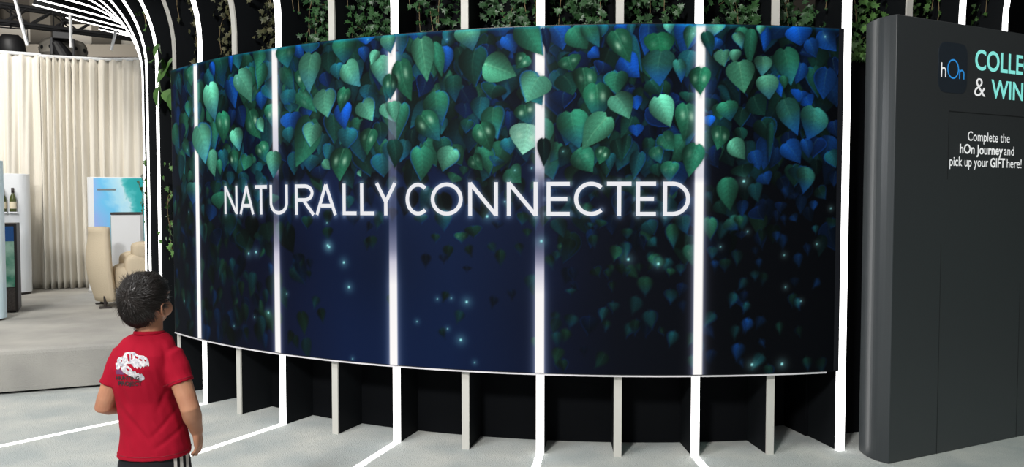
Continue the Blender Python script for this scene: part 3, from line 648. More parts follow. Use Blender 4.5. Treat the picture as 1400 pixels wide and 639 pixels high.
# dark appliance with a picture on its front
t = thing('wine_cooler', 'dark upright cooler with green and blue picture front beside the pale panel', 'cooler', (-5.24, 7.52, ZS), math.radians(30))
mb = MB(); mb.box((0, 0, .455), (.36, .42, .89)); mb.build('body', M_dark, t, bevel=.006)
M_pic = mat('green blue picture', rgb(60, 150, 120), .2, noise=(5, rgb(185, 225, 205), .4, .65))
mb = MB(); mb.box((-.01, -.214, .49), (.33, .008, .46)); mb.build('door_picture', M_pic, t)
mb = MB(); mb.box((-.01, -.214, .795), (.33, .008, .15)); mb.build('screen_strip', mat('deep blue print', rgb(40, 95, 165), .2), t)
mb = MB(); mb.box((-.01, -.214, .14), (.33, .008, .22)); mb.build('plinth_grille', mat('brown grey grille', rgb(88, 80, 76), .6, noise=(60, rgb(70, 62, 60), .4, .6)), t)
for x in (-.13, .13):
    for y in (-.15, .15):
        mb = MB(); mb.box((x, y, .006), (.05, .05, .012)); mb.build('foot', M_seam, t)
# pale blue panel at the very edge
t = thing('display_panel', 'pale blue tinted panel with grey lettering nearest the stage front', 'panel', (-5.16, 6.86, ZS), math.radians(12))
mb = MB(); rounded_slab(mb, .78, .26, .02, 1.50, .12); mb.build('board', mat('pale blue lacquer', rgb(198, 226, 238), .4, noise=(1.2, rgb(232, 238, 242), .4, .7)), t)
mb = MB(); rounded_slab(mb, .74, .22, 0, .02, .10); mb.build('base', M_dark, t)
mb = MB(); bbox_text(mb, 'CF', .19, .315, .21, .10, lambda x, z: Vector((x, -.1312, z)), 0); mb.build('lettering', M_grey, t)
mb = MB(); pen(mb, arc(.27, .72, .05, .11, 60, 300, 20), lambda x, z: Vector((x, -.1312, z)), .006); pen(mb, arc(.30, .86, .05, .09, 90, 280, 20), lambda x, z: Vector((x, -.1312, z)), .005)
mb.build('line_drawing', M_grey, t)

# ------------------------------------------------------------------ overhead truss and lamps
def pt(a, b, f): return Vector(a)+(Vector(b)-Vector(a))*f
A, B = Vector((-9.8, 7.83, 3.88)), Vector((-4.8, 11.59, 3.88))
t = thing('truss', 'black lattice truss hung under the roof over the cream drapes', 'truss', (A+B)/2); it = Matrix.Translation(t.location).inverted()
dirn = (B-A).normalized(); sd_ = Vector((dirn.y, -dirn.x, 0))*.1
for off in (Vector((0, 0, 0))+sd_, Vector((0, 0, 0))-sd_, Vector((0, 0, .23))+sd_, Vector((0, 0, .23))-sd_):
    mb = MB(); mb.tube([A+off, B+off], .024, 8); c = mb.build('chord', M_truss, t); c.matrix_parent_inverse = it
mb = MB(); n = 22
for i in range(n):
    for s in (sd_, -sd_):
        a, b = pt(A, B, i/n)+s, pt(A, B, (i+1)/n)+s
        z = Vector((0, 0, .23))
        mb.tube([a, b+z], .011, 6); 
        if i % 2: mb.tube([a+z, b], .011, 6)
    if i % 3 == 0: mb.tube([pt(A, B, i/n)+sd_, pt(A, B, i/n)+sd_+Vector((0, 0, .23))], .011, 6)
c = mb.build('lattice', M_truss, t); c.matrix_parent_inverse = it
for f in (.12, .5, .88):
    mb = MB(); mb.tube([pt(A, B, f)+Vector((0, 0, .23)), pt(A, B, f)+Vector((0, 0, 3.12))], .008, 6); c = mb.build('hanger', M_truss, t); c.matrix_parent_inverse = it
def on_truss(x): f = (x-A.x)/(B.x-A.x); return pt(A, B, f)
# moving head
P = on_truss(-6.30)
t = thing('stage_light', 'black moving head stage light hanging from the truss above the drape', 'lamp', P+Vector((0, 0, -.02)), math.radians(25))
mb = MB(); mb.tube([(0, 0, .15), (0, 0, -.04)], .02, 8); mb.build('hanger', M_truss, t)
mb = MB(); mb.box((0, 0, -.08), (.22, .26, .10)); mb.build('clamp_base', M_truss, t, bevel=.01)
for s in (-1, 1):
    mb = MB(); bar(mb, (s*.13, 0, -.10), (s*.13, .0, -.34), .035, .09); mb.build('yoke', M_truss, t, bevel=.006)
mb = MB(); Mx = Matrix.Rotation(math.radians(-28), 3, 'Y')
mb.tube([Mx @ Vector((0, 0, z))+Vector((0, 0, -.32)) for z in (.14, .05, -.10, -.20)], [.075, .10, .11, .105], 16); mb.build('head', M_truss, t)
mb = MB(); mb.tube([Mx @ Vector((0, 0, -.29))+Vector((0, 0, -.32)), Mx @ Vector((0, 0, -.315))+Vector((0, 0, -.32))], [.085, .085], 16, round_ends=False); mb.build('lens', mat('lens', rgb(170, 190, 210), .1), t)
# par cans / bell lamps
def par(P, label, tilt, rz, r=.13, h=.26, up=.2):
    t = thing('stage_light', label, 'lamp', P, rz, 'round lamps under the truss')
    Mx = Matrix.Rotation(tilt, 3, 'X')
    q = lambda z, d=.0: Mx @ Vector((0, 0, z))+Vector((0, 0, -.24))
    mb = MB(); mb.tube([q(h*.5), q(h*.2), q(-h*.3), q(-h*.5)], [r*.55, r*.9, r, r], 18, round_ends=False); mb.build('can', M_truss, t, True)
    mb = MB(); mb.tube([q(-h*.5-.002), q(-h*.5-.012)], [r*.9, r*.9], 18, round_ends=False); g = mb.build('lens', M_lamp, t); g['label'] = 'glowing round lens'
    mb = MB(); mb.tube([(-r-.02, 0, -.24), (-r-.02, 0, -.03), (r+.02, 0, -.03), (r+.02, 0, -.24)], .010, 8); mb.build('yoke', M_truss, t)
    mb = MB(); mb.tube([(0, 0, -.03), (0, 0, up)], .012, 8); mb.build('hanger', M_truss, t)
par(on_truss(-6.78)+Vector((0, -.0, -.03)), 'round black lamp with glowing rim at the outer end of the truss', math.radians(12), .4, .17, .24)
par(Vector((-4.92, 9.55, 3.98)), 'small bell lamp with bright lens hanging close to the canopy ribs', math.radians(-6), 0, .10, .20, 3.01)
t = thing('stage_light', 'grey drum shaped cluster light with dark vents under the truss', 'lamp', on_truss(-6.52)+Vector((.0, .55, -.02)), 0)
mb = MB(); mb.tube([(0, 0, -.06), (0, 0, -.12), (0, 0, -.26), (0, 0, -.30)], [.26, .30, .30, .26], 28, round_ends=False); mb.build('drum', mat('grey drum', rgb(150, 145, 135), .6), t)
for i in range(12):
    a = 2*PI*i/12
    mb = MB(); mb.tube([(.296*math.cos(a), .296*math.sin(a), -.19), (.308*math.cos(a), .308*math.sin(a), -.19)], [.028, .028], 10, round_ends=False); mb.build('vent', M_seam, t)
mb = MB(); mb.tube([(0, 0, -.07), (0, 0, 3.14)], .015, 8); mb.build('hanger', M_truss, t)
# thin white rods under the canopy rim
def rod(a, b, label, w=.028):
    mb = MB(); bar(mb, a, b, w, w); tag(mb.build('hanging_rod', M_white, bevel=.004), label, 'rod', 'white rods under the canopy rim')
    return
rod((-5.63, 8.47, 3.76), (-5.52, 8.50, 3.24), 'slanting thin white rod hanging from the canopy rim farthest from the wall')
rod((-5.42, 9.17, 3.76), (-5.42, 9.17, 3.36), 'upright thin white rod hanging from the canopy rim')
rod((-5.17, 9.77, 3.76), (-5.25, 9.77, 3.45), 'short tilted white rod hanging close to the ribs')

# ------------------------------------------------------------------ charcoal reward panel
PA = Vector((2.067, 4.007, 0)); PD = Vector((.908, .419, 0)).normalized(); PN = Vector((PD.y, -PD.x, 0))
rzp = math.atan2(PD.y, PD.x)
t = thing('reward_panel', 'tall charcoal panel with square logo and turquoise lettering beside the video wall', 'panel', PA, rzp)
PW = 1.78; PT = .168; PH = 2.447
mb = MB(); rings = []
sec = [(0, 0), (PW, 0), (PW, PT), (.0, PT)]
sec = [(0, 0), (PW, 0), (PW, PT), (.075, PT), (.075, .238), (.06, .238)]+[(.05*f**2.2-.03*math.sin(PI*f)*(1-f*.5), .238*f) for f in [1-i/14 for i in range(14)]]
mb.loft([[(x, y, z) for x, y in sec] for z in (0, PH)]); mb.build('body', M_panel, t, bevel=.004)
place = lambda x, z: Vector((x, -.0022, z))
place2 = lambda x, z: Vector((x, -.0036, z))
pts = []
for cx, cz, a0 in ((.523, 2.277, 0), (.395, 2.277, 90), (.395, 2.112, 180), (.523, 2.112, 270)):
    pts += [(cx+.058*math.cos(math.radians(a0+i*9)), cz+.058*math.sin(math.radians(a0+i*9))) for i in range(11)]
mb = MB(); mb.loft([[Vector((x, y, z)) for x, z in pts] for y in (0.0, -.002)]); lg = mb.build('logo_tile', mat('slate blue logo tile', rgb(40, 49, 58), .35), t); lg['label'] = 'rounded slate square logo tile'
M_wht_glow = mat('white print', rgb(238, 240, 240), .5, emit=(1, 1, 1, 1), strength=.45)  # the three print inks get an added glow, though the board is no lamp
M_blu_glow = mat('blue print', rgb(45, 140, 215), .5, emit=rgb(45, 140, 215), strength=.5)
M_tea_glow = mat('turquoise print', rgb(135, 232, 222), .5, emit=rgb(135, 232, 222), strength=.55)
mb = MB(); pen(mb, [(.360, 2.217), (.360, 2.138)], place2, .0085); pen(mb, [(.360, 2.155)]+arc(.3775, 2.170, .0175, .019, 170, 0, 12)+[(.395, 2.138)], place2, .0085)
mb.build('logo_letter', M_wht_glow, lg)['label'] = 'white letter h'
mb = MB(); pen(mb, arc(.4575, 2.188, .0455, .051, 0, 360, 40), place2, .0085); mb.build('logo_letter', M_blu_glow, lg)['label'] = 'blue ring shaped letter O'
mb = MB(); pen(mb, [(.514, 2.188), (.514, 2.136)], place2, .0085); pen(mb, [(.514, 2.150)]+arc(.5325, 2.166, .0185, .019, 170, 0, 12)+[(.551, 2.136)], place2, .0085)
mb.build('logo_letter', M_blu_glow, lg)['label'] = 'blue letter n'
mb = MB(); bbox_text(mb, 'COLLECT', .650, 1.290, 2.203, .113, place, .018); bbox_text(mb, 'WIN', .800, 1.100, 2.049, .105, place, .018); mb.build('headline', M_tea_glow, t)['label'] = 'turquoise headline words'
mb = MB(); bbox_text(mb, '&', .648, .748, 2.049, .106, place, -.008); mb.build('ampersand', M_wht_glow, t)
mb = MB()
bbox_text(mb, 'Complete the', .601, .984, 1.792, .053, place, 0); bbox_text(mb, 'and', .932, 1.028, 1.718, .053, place, 0)
bbox_text(mb, 'hOn Journey', .533, .921, 1.718, .053, place, .018)
bbox_text(mb, 'pick up your', .447, .788, 1.644, .054, place, 0); bbox_text(mb, 'GIFT', .808, .945, 1.644, .054, place, .018); bbox_text(mb, 'here!', .962, 1.102, 1.644, .054, place, 0)
mb.build('small_print', M_wht_glow, t)['label'] = 'three lines of small white writing'
mb = MB()
mb.box((1.0, -.0008, 1.951), (1.136, .0016, .005)); mb.box((.434, -.0008, 1.76), (.004, .0016, .385))
mb.build('inset_line', M_seam, t)
for x, z0, z1 in ((.392, 0, 1.20), (1.122, 0, .95)):
    mb = MB(); mb.box((x, -.0006, (z0+z1)/2), (.0035, .0012, z1-z0)); mb.build('seam', M_seam, t)

# ------------------------------------------------------------------ ivy between the ribs
M_ivy = [mat('ivy leaf', rgb(54, 92, 50), .45, noise=(9, rgb(30, 62, 34), .35, .7)), mat('bright ivy leaf', rgb(92, 132, 66), .45, noise=(9, rgb(52, 90, 44), .35, .7)), mat('dusky ivy leaf', rgb(92, 88, 58), .55, noise=(9, rgb(44, 56, 34), .35, .7))]
M_stem = mat('ivy stem', rgb(120, 104, 74), .8)
IVY = [(0, -.18), (.16, -.30), (.22, -.12), (.50, -.12), (.30, .08), (.34, .30), (.12, .28), (0, .62), (-.12, .28), (-.34, .30), (-.30, .08), (-.50, -.12), (-.22, -.12), (-.16, -.30)]
BROAD = [(0, -.3), (.16, -.2), (.26, .0), (.24, .22), (.13, .45), (0, .68), (-.13, .45), (-.24, .22), (-.26, 0), (-.16, -.2)]
def leaf3d(mb, P, N, size, rs, shape):
    N = (N+Vector((rs.uniform(-.8, .8), rs.uniform(-.8, .8), rs.uniform(-.5, .7)))).normalized()
    dn = (Vector((rs.uniform(-.7, .7), rs.uniform(-.7, .7), -1))); dn = (dn-N*dn.dot(N)).normalized(); u = dn.cross(N)
    fold = rs.uniform(.1, .45)
    vs = [P+N*size*.06]; 
    for x, y in shape: vs.append(P+(u*x+dn*y)*size+N*(abs(x)*fold-.15*y*y)*size)
    n = len(shape)
    mb.add(vs, [(0, 1+i, 1+(i+1) % n) for i in range(n)])
def ivy(ta, tb, za, zb, count, label, seed, size=.05, r0=.262, r1=.10, mi=0, shape=IVY, sprigs=6, clump=1.0):
    rs = random.Random(seed); mb = MB(); ms = MB()
    base = cyl((ta+tb)/2, R-r0, za); t = thing('ivy_plant', label, 'plant', base, 0, 'greenery between the ribs'); it = Matrix.Translation(base).inverted()
    cl = [(rs.uniform(ta, tb), rs.uniform(za, zb)) for _ in range(14)]
    for i in range(count):
        if rs.random() < .55:
            c = rs.choice(cl); a = min(tb, max(ta, rs.gauss(c[0], (tb-ta)*.09))); z = min(zb, max(za, rs.gauss(c[1], .05)))
        else: a, z = rs.uniform(ta, tb), rs.uniform(za, zb)
        g = max(0, z-Z0); rho = ARC-math.sqrt(max(.0, ARC**2-min(g, ARC)**2)) if g > 0 else 0
        d = r0-(r0-r1)*rs.random()**1.8
        P = cyl(a, R-d+rho, z); leaf3d(mb, P, cyl(a, 1, 0)-C0, size*rs.uniform(.6, 1.25), rs, shape)
    for i in range(sprigs):
        a, z = rs.uniform(ta, tb), rs.uniform(za+.1, zb); d = r0-.02; pts = []
        da = rs.uniform(-.035, .035); 
        for j in range(7):
            f = j/6; g = max(0, z-Z0); rho = ARC-math.sqrt(max(.0, ARC**2-min(g, ARC)**2)) if g > 0 else 0
            aa = min(tb, max(ta, a+da*f)); pts.append(cyl(aa, R-d+rho+.10*math.sin(f*2.2), z+.04*math.sin(f*3)-.26*f*f))
            if j > 1: leaf3d(mb, pts[-1], cyl(a, 1, 0)-C0, size*rs.uniform(.5, 1), rs, shape)
        pts = [p for p in pts if p.z > za-.12]
        if len(pts) > 2: ms.tube(pts, [.0022]*len(pts), 5, round_ends=False)
    f = mb.build('foliage', M_ivy[mi], t, True); f.matrix_parent_inverse = it
    s = ms.build('stem', M_stem, t); s.matrix_parent_inverse = it
def between(k): return th(k)+.010, th(k+1)-.010
names = {-12: 'thin ivy trailing in the canopy two bays past the video wall end', -11: 'sparse ivy high in the canopy beside the cream drape', -10: 'broad leaved plant peeking out over the video wall end',
         -9: 'tall dusky ivy above the upper corner of the video wall nearest the boy'}
for k in range(-9, 5):
    a, b = between(k); w = b-a
    lab = names.get(k) or ('ivy behind the charcoal panel top, %s bay from its corner' % ORD[k-2] if k >= 2 else 'dark green ivy hanging above the video wall, %s bay leftward from its right edge' % ORD[1-k])
    ivy(a, b, 2.40 if k < 2 else 2.32, 3.15, 430, lab, 40+k, .052, mi=(2 if k < -6 else 1 if k >= 2 else 0))
a, b = between(-10); ivy(a+.01, b, 2.15, 2.65, 40, names[-10], 77, .15, r0=.20, r1=-.03, mi=1, shape=BROAD, sprigs=3)
a, b = between(-11); ivy(a, b, 2.5, 3.2, 60, names[-11], 78, .05, r0=.2, r1=-.02, mi=1, sprigs=4)
a, b = between(-10); ivy(a+.004, b, .95, 1.75, 60, 'climbing ivy beside the video wall end right above the head of the boy', 79, .055, r0=.16, r1=-.03, mi=1, sprigs=7)
a, b = between(-12); ivy(a, b, 1.35, 1.95, 24, 'small ivy sprig on the outermost ribs near the iceberg panel', 81, .07, r0=.10, r1=-.05, mi=1, sprigs=2)
# coil of cable in the deep bay
mb = MB(); cc = cyl(th(1.35), R-.40, 0)
pts = [cc+Vector((.07*math.cos(a*.5)*(1+.1*math.sin(a)), .05*math.sin(a*.5), .012+.004*math.sin(a*.9)+.0006*a)) for a in range(0, 40)]
mb.tube(pts, .006, 6); tag(mb.build('cable', M_truss), 'small coil of black cable on the carpet under the video wall', 'cable')

# ------------------------------------------------------------------ the boy
from mathutils import noise as mnoise
kid = thing('person', 'young boy in a red T-shirt seen from behind, looking up at the screen', 'person', (-1.323, 2.66, 0), math.radians(26.4))
M_skin = mat('skin', rgb(178, 128, 100), .5, spec=.35, noise=(14, rgb(160, 108, 84), .4, .75))
M_skin.node_tree.nodes['Principled BSDF'].inputs['Subsurface Weight'].default_value = .08
M_skin.node_tree.nodes['Principled BSDF'].inputs['Subsurface Radius'].default_value = (.01, .004, .002)
M_hair = mat('dark brown hair', rgb(34, 28, 25), .42, spec=.5)
M_shirt = mat('red jersey', rgb(150, 11, 37), .85, spec=.15, bump=.12, bump_scale=420)
M_pants = mat('black tracksuit cloth', rgb(26, 27, 31), .8, spec=.2)
M_stripe = mat('white stripe', rgb(205, 200, 195), .8)
PSI = math.radians(28)
def bd(r, f, z, cx=0.0, cy=0.0):            # body frame (right, forward) -> kid frame
    return Vector((cx+r*math.cos(PSI)+f*math.sin(PSI), cy-r*math.sin(PSI)+f*math.cos(PSI), z))
def torso_ring(z, a, b, cx, cy=0, n=40, e=.9):
    out = []
    for j in range(n):
        t = 2*PI*j/n; c, s = math.cos(t), math.sin(t)
        out.append(bd(a*math.copysign(abs(c)**e, c), b*math.copysign(abs(s)**e, s), z, cx, cy))
    return out
TOR = [(.515, .127, .103, .020, 0), (.55, .122, .099, .022, 0), (.60, .114, .094, .020, .004), (.66, .107, .090, .009, .008), (.72, .103, .087, -.0045, .011), (.78, .105, .085, -.014, .004),
       (.84, .110, .081, -.014, 0), (.885, .110, .072, -.006, 0), (.912, .103, .061, -.001, .002), (.936, .086, .053, .005, .006), (.953, .060, .047, .009, .010)]
SHL, SHR = Vector((-.080, .042, .868)), Vector((.086, -.046, .866))
ELR, WRR = Vector((.136, -.100, .690)), Vector((.160, -.045, .588))
ELL, WRL = Vector((-.140, .035, .700)), Vector((-.035, .165, .665))
body = MB()
body.loft([torso_ring(z, a-.014, b-.014, cx, cy) for z, a, b, cx, cy in TOR if z > .59]+[torso_ring(.985, .044, .046, .010, .012, e=1)])
body.tube([(.009, .010, .92), (.011, .012, .965), (.008, .018, 1.02)], [.050, .045, .047], 20)
def arm(sh, el, wr, side):
    m1 = sh.lerp(el, .5); m2 = el.lerp(wr, .35)
    body.tube([sh, m1, el.lerp(sh, .12), el, el.lerp(wr, .12), m2, el.lerp(wr, .75), wr], [.036, .0365, .0335, .033, .033, .033, .025, .0215], 18)
arm(SHR, ELR, WRR, 1); arm(SHL, ELL, WRL, -1)
def hand(w, d, palm_n, thumb, s=1.0, curl=.5, curls=(0, .06, .12, .2)):
    d = d.normalized(); nn = (palm_n-d*palm_n.dot(d)).normalized(); side = d.cross(nn)
    if side.dot(thumb) < 0: side = -side
    def P(x, y, z): return w+side*x*s+d*y*s+nn*z*s
    # palm: flattened loft from wrist to knuckles
    rings = []
    for y, wx, tz in ((-.012, .019, .0165), (.008, .021, .015), (.028, .0265, .013), (.046, .028, .012), (.056, .026, .0105)):
        rings.append([P(wx*math.cos(2*PI*j/20), y, tz*math.sin(2*PI*j/20)) for j in range(20)])
    body.loft(rings)
    for i, (x, L, r) in enumerate(((.0205, .043, .0066), (.007, .049, .0068), (-.0065, .045, .0065), (-.0195, .035, .0058))):
        a = 0; p = (x, .050, 0); pts = [P(x*.9, .040, 0)]; pts.append(P(*p))
        for seg, k in ((.46, 1), (.30, 1.15), (.24, .8)):
            a += (curl+curls[i])*k
            p = (p[0]+x*.06*seg, p[1]+L*seg*math.cos(a), p[2]+L*seg*math.sin(a)); pts.append(P(*p))
        body.tube(pts, [r*1.1, r*1.08, r, r*.94, r*.82], 10)
    body.tube([P(.014, .010, .004), P(.027, .026, .009), P(.034, .044, .015), P(.033, .060, .021)], [.0105, .0090, .0076, .0062], 10)
hand(WRR+Vector((0, 0, .004)), Vector((.012, .012, -.10)), Vector((-.85, .40, .0)), Vector((.35, .9, 0)), 1.06, .16)
hand(WRL, Vector((.9, .35, -.05)), Vector((0, -.7, -.5)), Vector((0, .3, 1)), .98, .35)
LEGR, LEGL = Vector((.078, -.030, 0)), Vector((-.040, .034, 0))
for lg_ in (LEGR, LEGL):
    body.tube([lg_+Vector((0, 0, .60)), lg_+Vector((0, 0, .30)), lg_+Vector((0, 0, .20)), lg_+Vector((0, 0, .06))], [.040, .040, .040, .030], 16)
# head
HC = Vector((.002, .018, 1.068))
HM = Matrix.Rotation(math.radians(-43), 3, 'Z') @ Matrix.Rotation(math.radians(10), 3, 'X')
def hd(x, y, z): return HC+HM @ Vector((x, y, z))
def hball(c, r): body.ball(hd(*c), r, HM)
hball((0, -.006, .012), (.068, .083, .082))
hball((0, .022, -.030), (.057, .056, .052))
hball((0, .040, -.062), (.034, .036, .030))
hball((.034, .042, -.034), (.030, .030, .032)); hball((-.034, .042, -.034), (.030, .030, .032))
hball((0, .072, -.052), (.022, .014, .017))                         # mouth mound
hball((0, .0845, -.047), (.017, .006, .0045)); hball((0, .083, -.056), (.015, .006, .005))
body.tube([hd(0, .074, .012), hd(0, .083, -.004), hd(0, .091, -.020)], [.007, .008, .0095], 10)
hball((.008, .084, -.023), (.007, .008, .006)); hball((-.008, .084, -.023), (.007, .008, .006))
hball((.028, .066, .021), (.022, .012, .007)); hball((-.028, .066, .021), (.022, .012, .007))   # brows
for s in (-1, 1):                                                    # ears: bowl, rim and lobe
    e = lambda y, z, o=0: hd(s*(.066+o), y, z-.012)
    body.tube([e(.012, -.012, .001), e(.008, .006, .006), e(-.006, .013, .011), e(-.017, .004, .013), e(-.017, -.014, .011), e(-.009, -.030, .006), e(.004, -.036, .002), e(.009, -.028, .001)],
              [.0042, .0046, .0050, .0052, .0050, .0052, .0062, .0045], 10)
    body.ball(e(-.004, -.012, .002), (.006, .016, .022), HM)
    body.ball(e(.010, -.014, .002), (.005, .005, .007), HM)
bme = remesh(body.mesh('b'), .0032, 4, .5)
body_o = obj('body', bme, M_skin, kid)
for s in (-1, 1):
    mb = MB(); mb.ball(hd(s*.029, .064, .002), (.0125, .0125, .0125), HM, 16, 12); e = mb.build('eye', mat('eye white', rgb(225, 222, 218), .2), kid, True)
    mb = MB(); mb.ball(hd(s*.029, .0745, .003), (.0058, .0026, .0058), HM, 12, 8); mb.build('iris', mat('brown iris', rgb(52, 34, 24), .2), e, True)
    mb = MB(); mb.tube([hd(s*.012, .081, .026), hd(s*.028, .080, .031), hd(s*.046, .069, .027)], [.003, .0038, .002], 8); mb.build('eyebrow', M_hair, kid)
# hair: close cap and combed strands
def hairline(az):
    az = abs((az+PI) % (2*PI)-PI)
    return float(np.interp(math.degrees(az), [0, 35, 58, 72, 84, 92, 104, 116, 135, 180], [.062, .058, .045, .012, -.018, -.020, -.004, -.040, -.078, -.090]))
def hs(az, z, k=1.0):
    q = max(0.0, 1-abs((z-.010)/(.098*k))**2.3)**(1/2.3)
    return Vector((.0775*k*q*math.sin(az), -.008+.093*k*q*math.cos(az), z))
hair = MB(); outer = []; inner = []
NA, NR = 72, 26
for j in range(NR+1):
    ro, ri = [], []
    for i in range(NA):
        az = 2*PI*i/NA; zl = hairline(az); zt = .107
        f = (j/NR); z = zt-(zt-zl)*(1-math.cos(f*PI/2)) if zl > 0 else zt-(zt-zl)*(f*.55+.45*(1-math.cos(f*PI/2)))
        kk = 1.0-.045*max(0, (f-.85)/.15)
        p = hs(az, z, 1.0); ro.append(hd(*(Vector((p.x*kk, p.y*kk, p.z)))))
        p = hs(az, z*.93, .93); ri.append(hd(p.x*.96, p.y*.96, p.z-.002))
    outer.append(ro); inner.append(ri)
hair.loft(outer+inner[::-1], cap=True)
WH = Vector((.010, -.088, .045))
rs = random.Random(5)
for i in range(5200):
    az = rs.uniform(-PI, PI); zl = hairline(az); z = zl+.002+(.1055-zl)*rs.random()**1.05
    p = hs(az, z); fl = p-WH; dist = fl.length
    dirv = fl.normalized()
    nrm = Vector((p.x/.0775**2, (p.y+.008)/.093**2, (p.z-.01)/.098**2)).normalized()
    tan = dirv-nrm*dirv.dot(nrm)
    if tan.length < .1: tan = Vector((1, 0, 0))-nrm*nrm.x
    tan.normalize(); sw = nrm.cross(tan)
    dirv = (tan+sw*rs.uniform(-.25, .45)*(1 if dist < .09 else .4)).normalized()
    if p.z < -.01 and abs(az) > 1.6: dirv = (dirv+Vector((0, 0, -1.2))).normalized()
    L = rs.uniform(.016, .034) if dist < .05 else rs.uniform(.018, .036)
    lift = rs.uniform(.001, .005)+(.010*rs.random()**2 if dist < .06 else 0)+(rs.random() > .955)*.009+(.016*rs.random() if (p.x < -.005 and p.y < -.04 and p.z > .05 and rs.random() > .6) else 0)
    if p.z < -.04: L *= .6; lift *= .5
    pts = []; n = 5; w = rs.uniform(.0007, .0012)
    for j in range(n+1):
        f = j/n; q = p+dirv*L*f
        # keep on the cap then lift at the tip
        a2 = math.atan2(q.x/.0775, (q.y+.008)/.093); z2 = min(q.z, .1068); b = hs(a2, z2)
        if q.z < b.z: b.z = q.z
        g = b if abs(z2) < .085 else q
        pts.append(hd(*(g+nrm*(.0012+lift*f*f+.0006*math.sin(f*3)))))
    hair.tube(pts, [w*(1-.75*(j/n)) for j in range(n+1)], 3, round_ends=False)
hair_o = hair.build('hair', M_hair, kid, True)

# T-shirt
sh_ = MB()
lip = [torso_ring(z, a-.011, b-.011, cx, cy) for z, a, b, cx, cy in ((.560, .122, .099, .022, 0), (.535, .124, .101, .021, 0), (.516, .126, .102, .020, 0))]
outer = [torso_ring(z, a, b, cx, cy) for z, a, b, cx, cy in TOR]
top = [torso_ring(.957, .050, .042, .0095, .010), torso_ring(.940, .048, .040, .009, .010)]
sh_.loft(lip+outer+top)
def sleeve(sh, el, inner_pt, r0, r1, L):
    d = (el-sh).normalized(); tip = sh+d*L
    # ring tube with an open, turned in end
    sh_.tube([inner_pt, sh-d*.005, sh.lerp(tip, .35), sh.lerp(tip, .7), tip, tip-d*.001, tip-d*.022], [r0*.86, r0, (r0+r1)/2+.001, r1, r1+.0015, r1-.006, r1-.007], 26, round_ends=False)
sleeve(SHR+Vector((0, 0, -.004)), ELR, Vector((.040, -.022, .880)), .046, .0435, .092)
sleeve(SHL+Vector((0, 0, -.004)), ELL, Vector((-.040, .022, .880)), .046, .0445, .100)
sme = remesh(sh_.mesh('s'), .0038, 12, .5)
def seg_d(x, z, a, b):
    ax, az = a; bx, bz = b; dx, dz = bx-ax, bz-az
    q = max(0, min(1, ((x-ax)*dx+(z-az)*dz)/(dx*dx+dz*dz))); return math.hypot(x-ax-q*dx, z-az-q*dz), q
CREASE = [((-.085, .700), (.000, .590), .0060, .0115), ((-.070, .690), (.035, .565), -.003, .013), ((.072, .775), (.030, .690), .0045, .011), ((.090, .680), (.010, .600), .0035, .009),
          ((.115, .620), (.020, .560), .0035, .009), ((-.03, .93), (-.055, .86), .003, .008), ((.050, .925), (.068, .84), .0035, .008), ((-.085, .79), (-.06, .70), .004, .008), ((.02, .64), (.09, .575), -.003, .01)]
norms = [v.normal.copy() for v in sme.vertices]
for v, nv in zip(sme.vertices, norms):
    p = v.co
    d = .0036*mnoise.noise(Vector((p.x*16+3, p.y*16, p.z*9)))+.0022*mnoise.noise(Vector((p.x*34, p.y*34+7, p.z*20+p.x*30)))
    if p.y < .06:
        for a, b, dep, wd in CREASE:
            dd, q = seg_d(p.x, p.z, a, b)
            if dd < wd*3: d -= dep*math.exp(-(dd/wd)**2)*math.sin(PI*(.12+.76*q))
    if p.z < .515+.02: d *= .5
    v.co = p+nv*d
sme.update()
shirt = obj('t_shirt', sme, M_shirt, kid); shirt['label'] = 'red short sleeved T-shirt'
bv = BVHTree.FromPolygons([v.co.copy() for v in sme.vertices], [tuple(p.vertices) for p in sme.polygons])
# collar rib and stitched hems
mb = MB(); ring = []
for j in range(40):
    t = 2*PI*j/40; ring.append(bd(.0495*math.cos(t), .0445*math.sin(t), .957-.004*math.sin(t), .0095, .010))
def loop_tube(mb, ring, r, n=8, flat=1.0):
    c = sum(ring, Vector())/len(ring); m = len(ring); rows = []
    for i, p in enumerate(ring):
        t = (ring[(i+1) % m]-ring[i-1]).normalized(); u = (p-c); u = (u-t*u.dot(t)).normalized(); w = t.cross(u)
        rows.append([p+u*r*flat*math.cos(2*PI*j/n)+w*r*math.sin(2*PI*j/n) for j in range(n)])
    mb.loft(rows+[rows[0]], cap=False)
loop_tube(mb, ring, .0075, 10, .55); mb.build('collar', M_shirt, shirt, True)
M_thread = mat('stitching', rgb(120, 14, 32), .8)
mb = MB(); ring = []
for j in range(120):
    t = 2*PI*j/120; c = bd(0, 0, .532, .021, 0); d = (bd(math.cos(t), math.sin(t), .532)-Vector((0, 0, .532))).normalized()
    h = bv.ray_cast(c+d*.25, -d)
    if h[0]: ring.append(h[0]+d*.0003)
loop_tube(mb, ring, .0011, 5); mb.build('hem_stitch', M_thread, shirt)
mb = MB(); ring = []
d = (ELR-SHR).normalized(); u = d.orthogonal().normalized(); w = d.cross(u); c = SHR+Vector((0, 0, -.004))+d*.080
for j in range(70):
    q = u*math.cos(2*PI*j/70)+w*math.sin(2*PI*j/70); h = bv.ray_cast(c+q*.075, -q)
    if h[0] and (h[0]-c).length < .06: ring.append(h[0]+q*.0003)
if len(ring) > 60: loop_tube(mb, ring, .001, 5); mb.build('hem_stitch', M_thread, shirt)
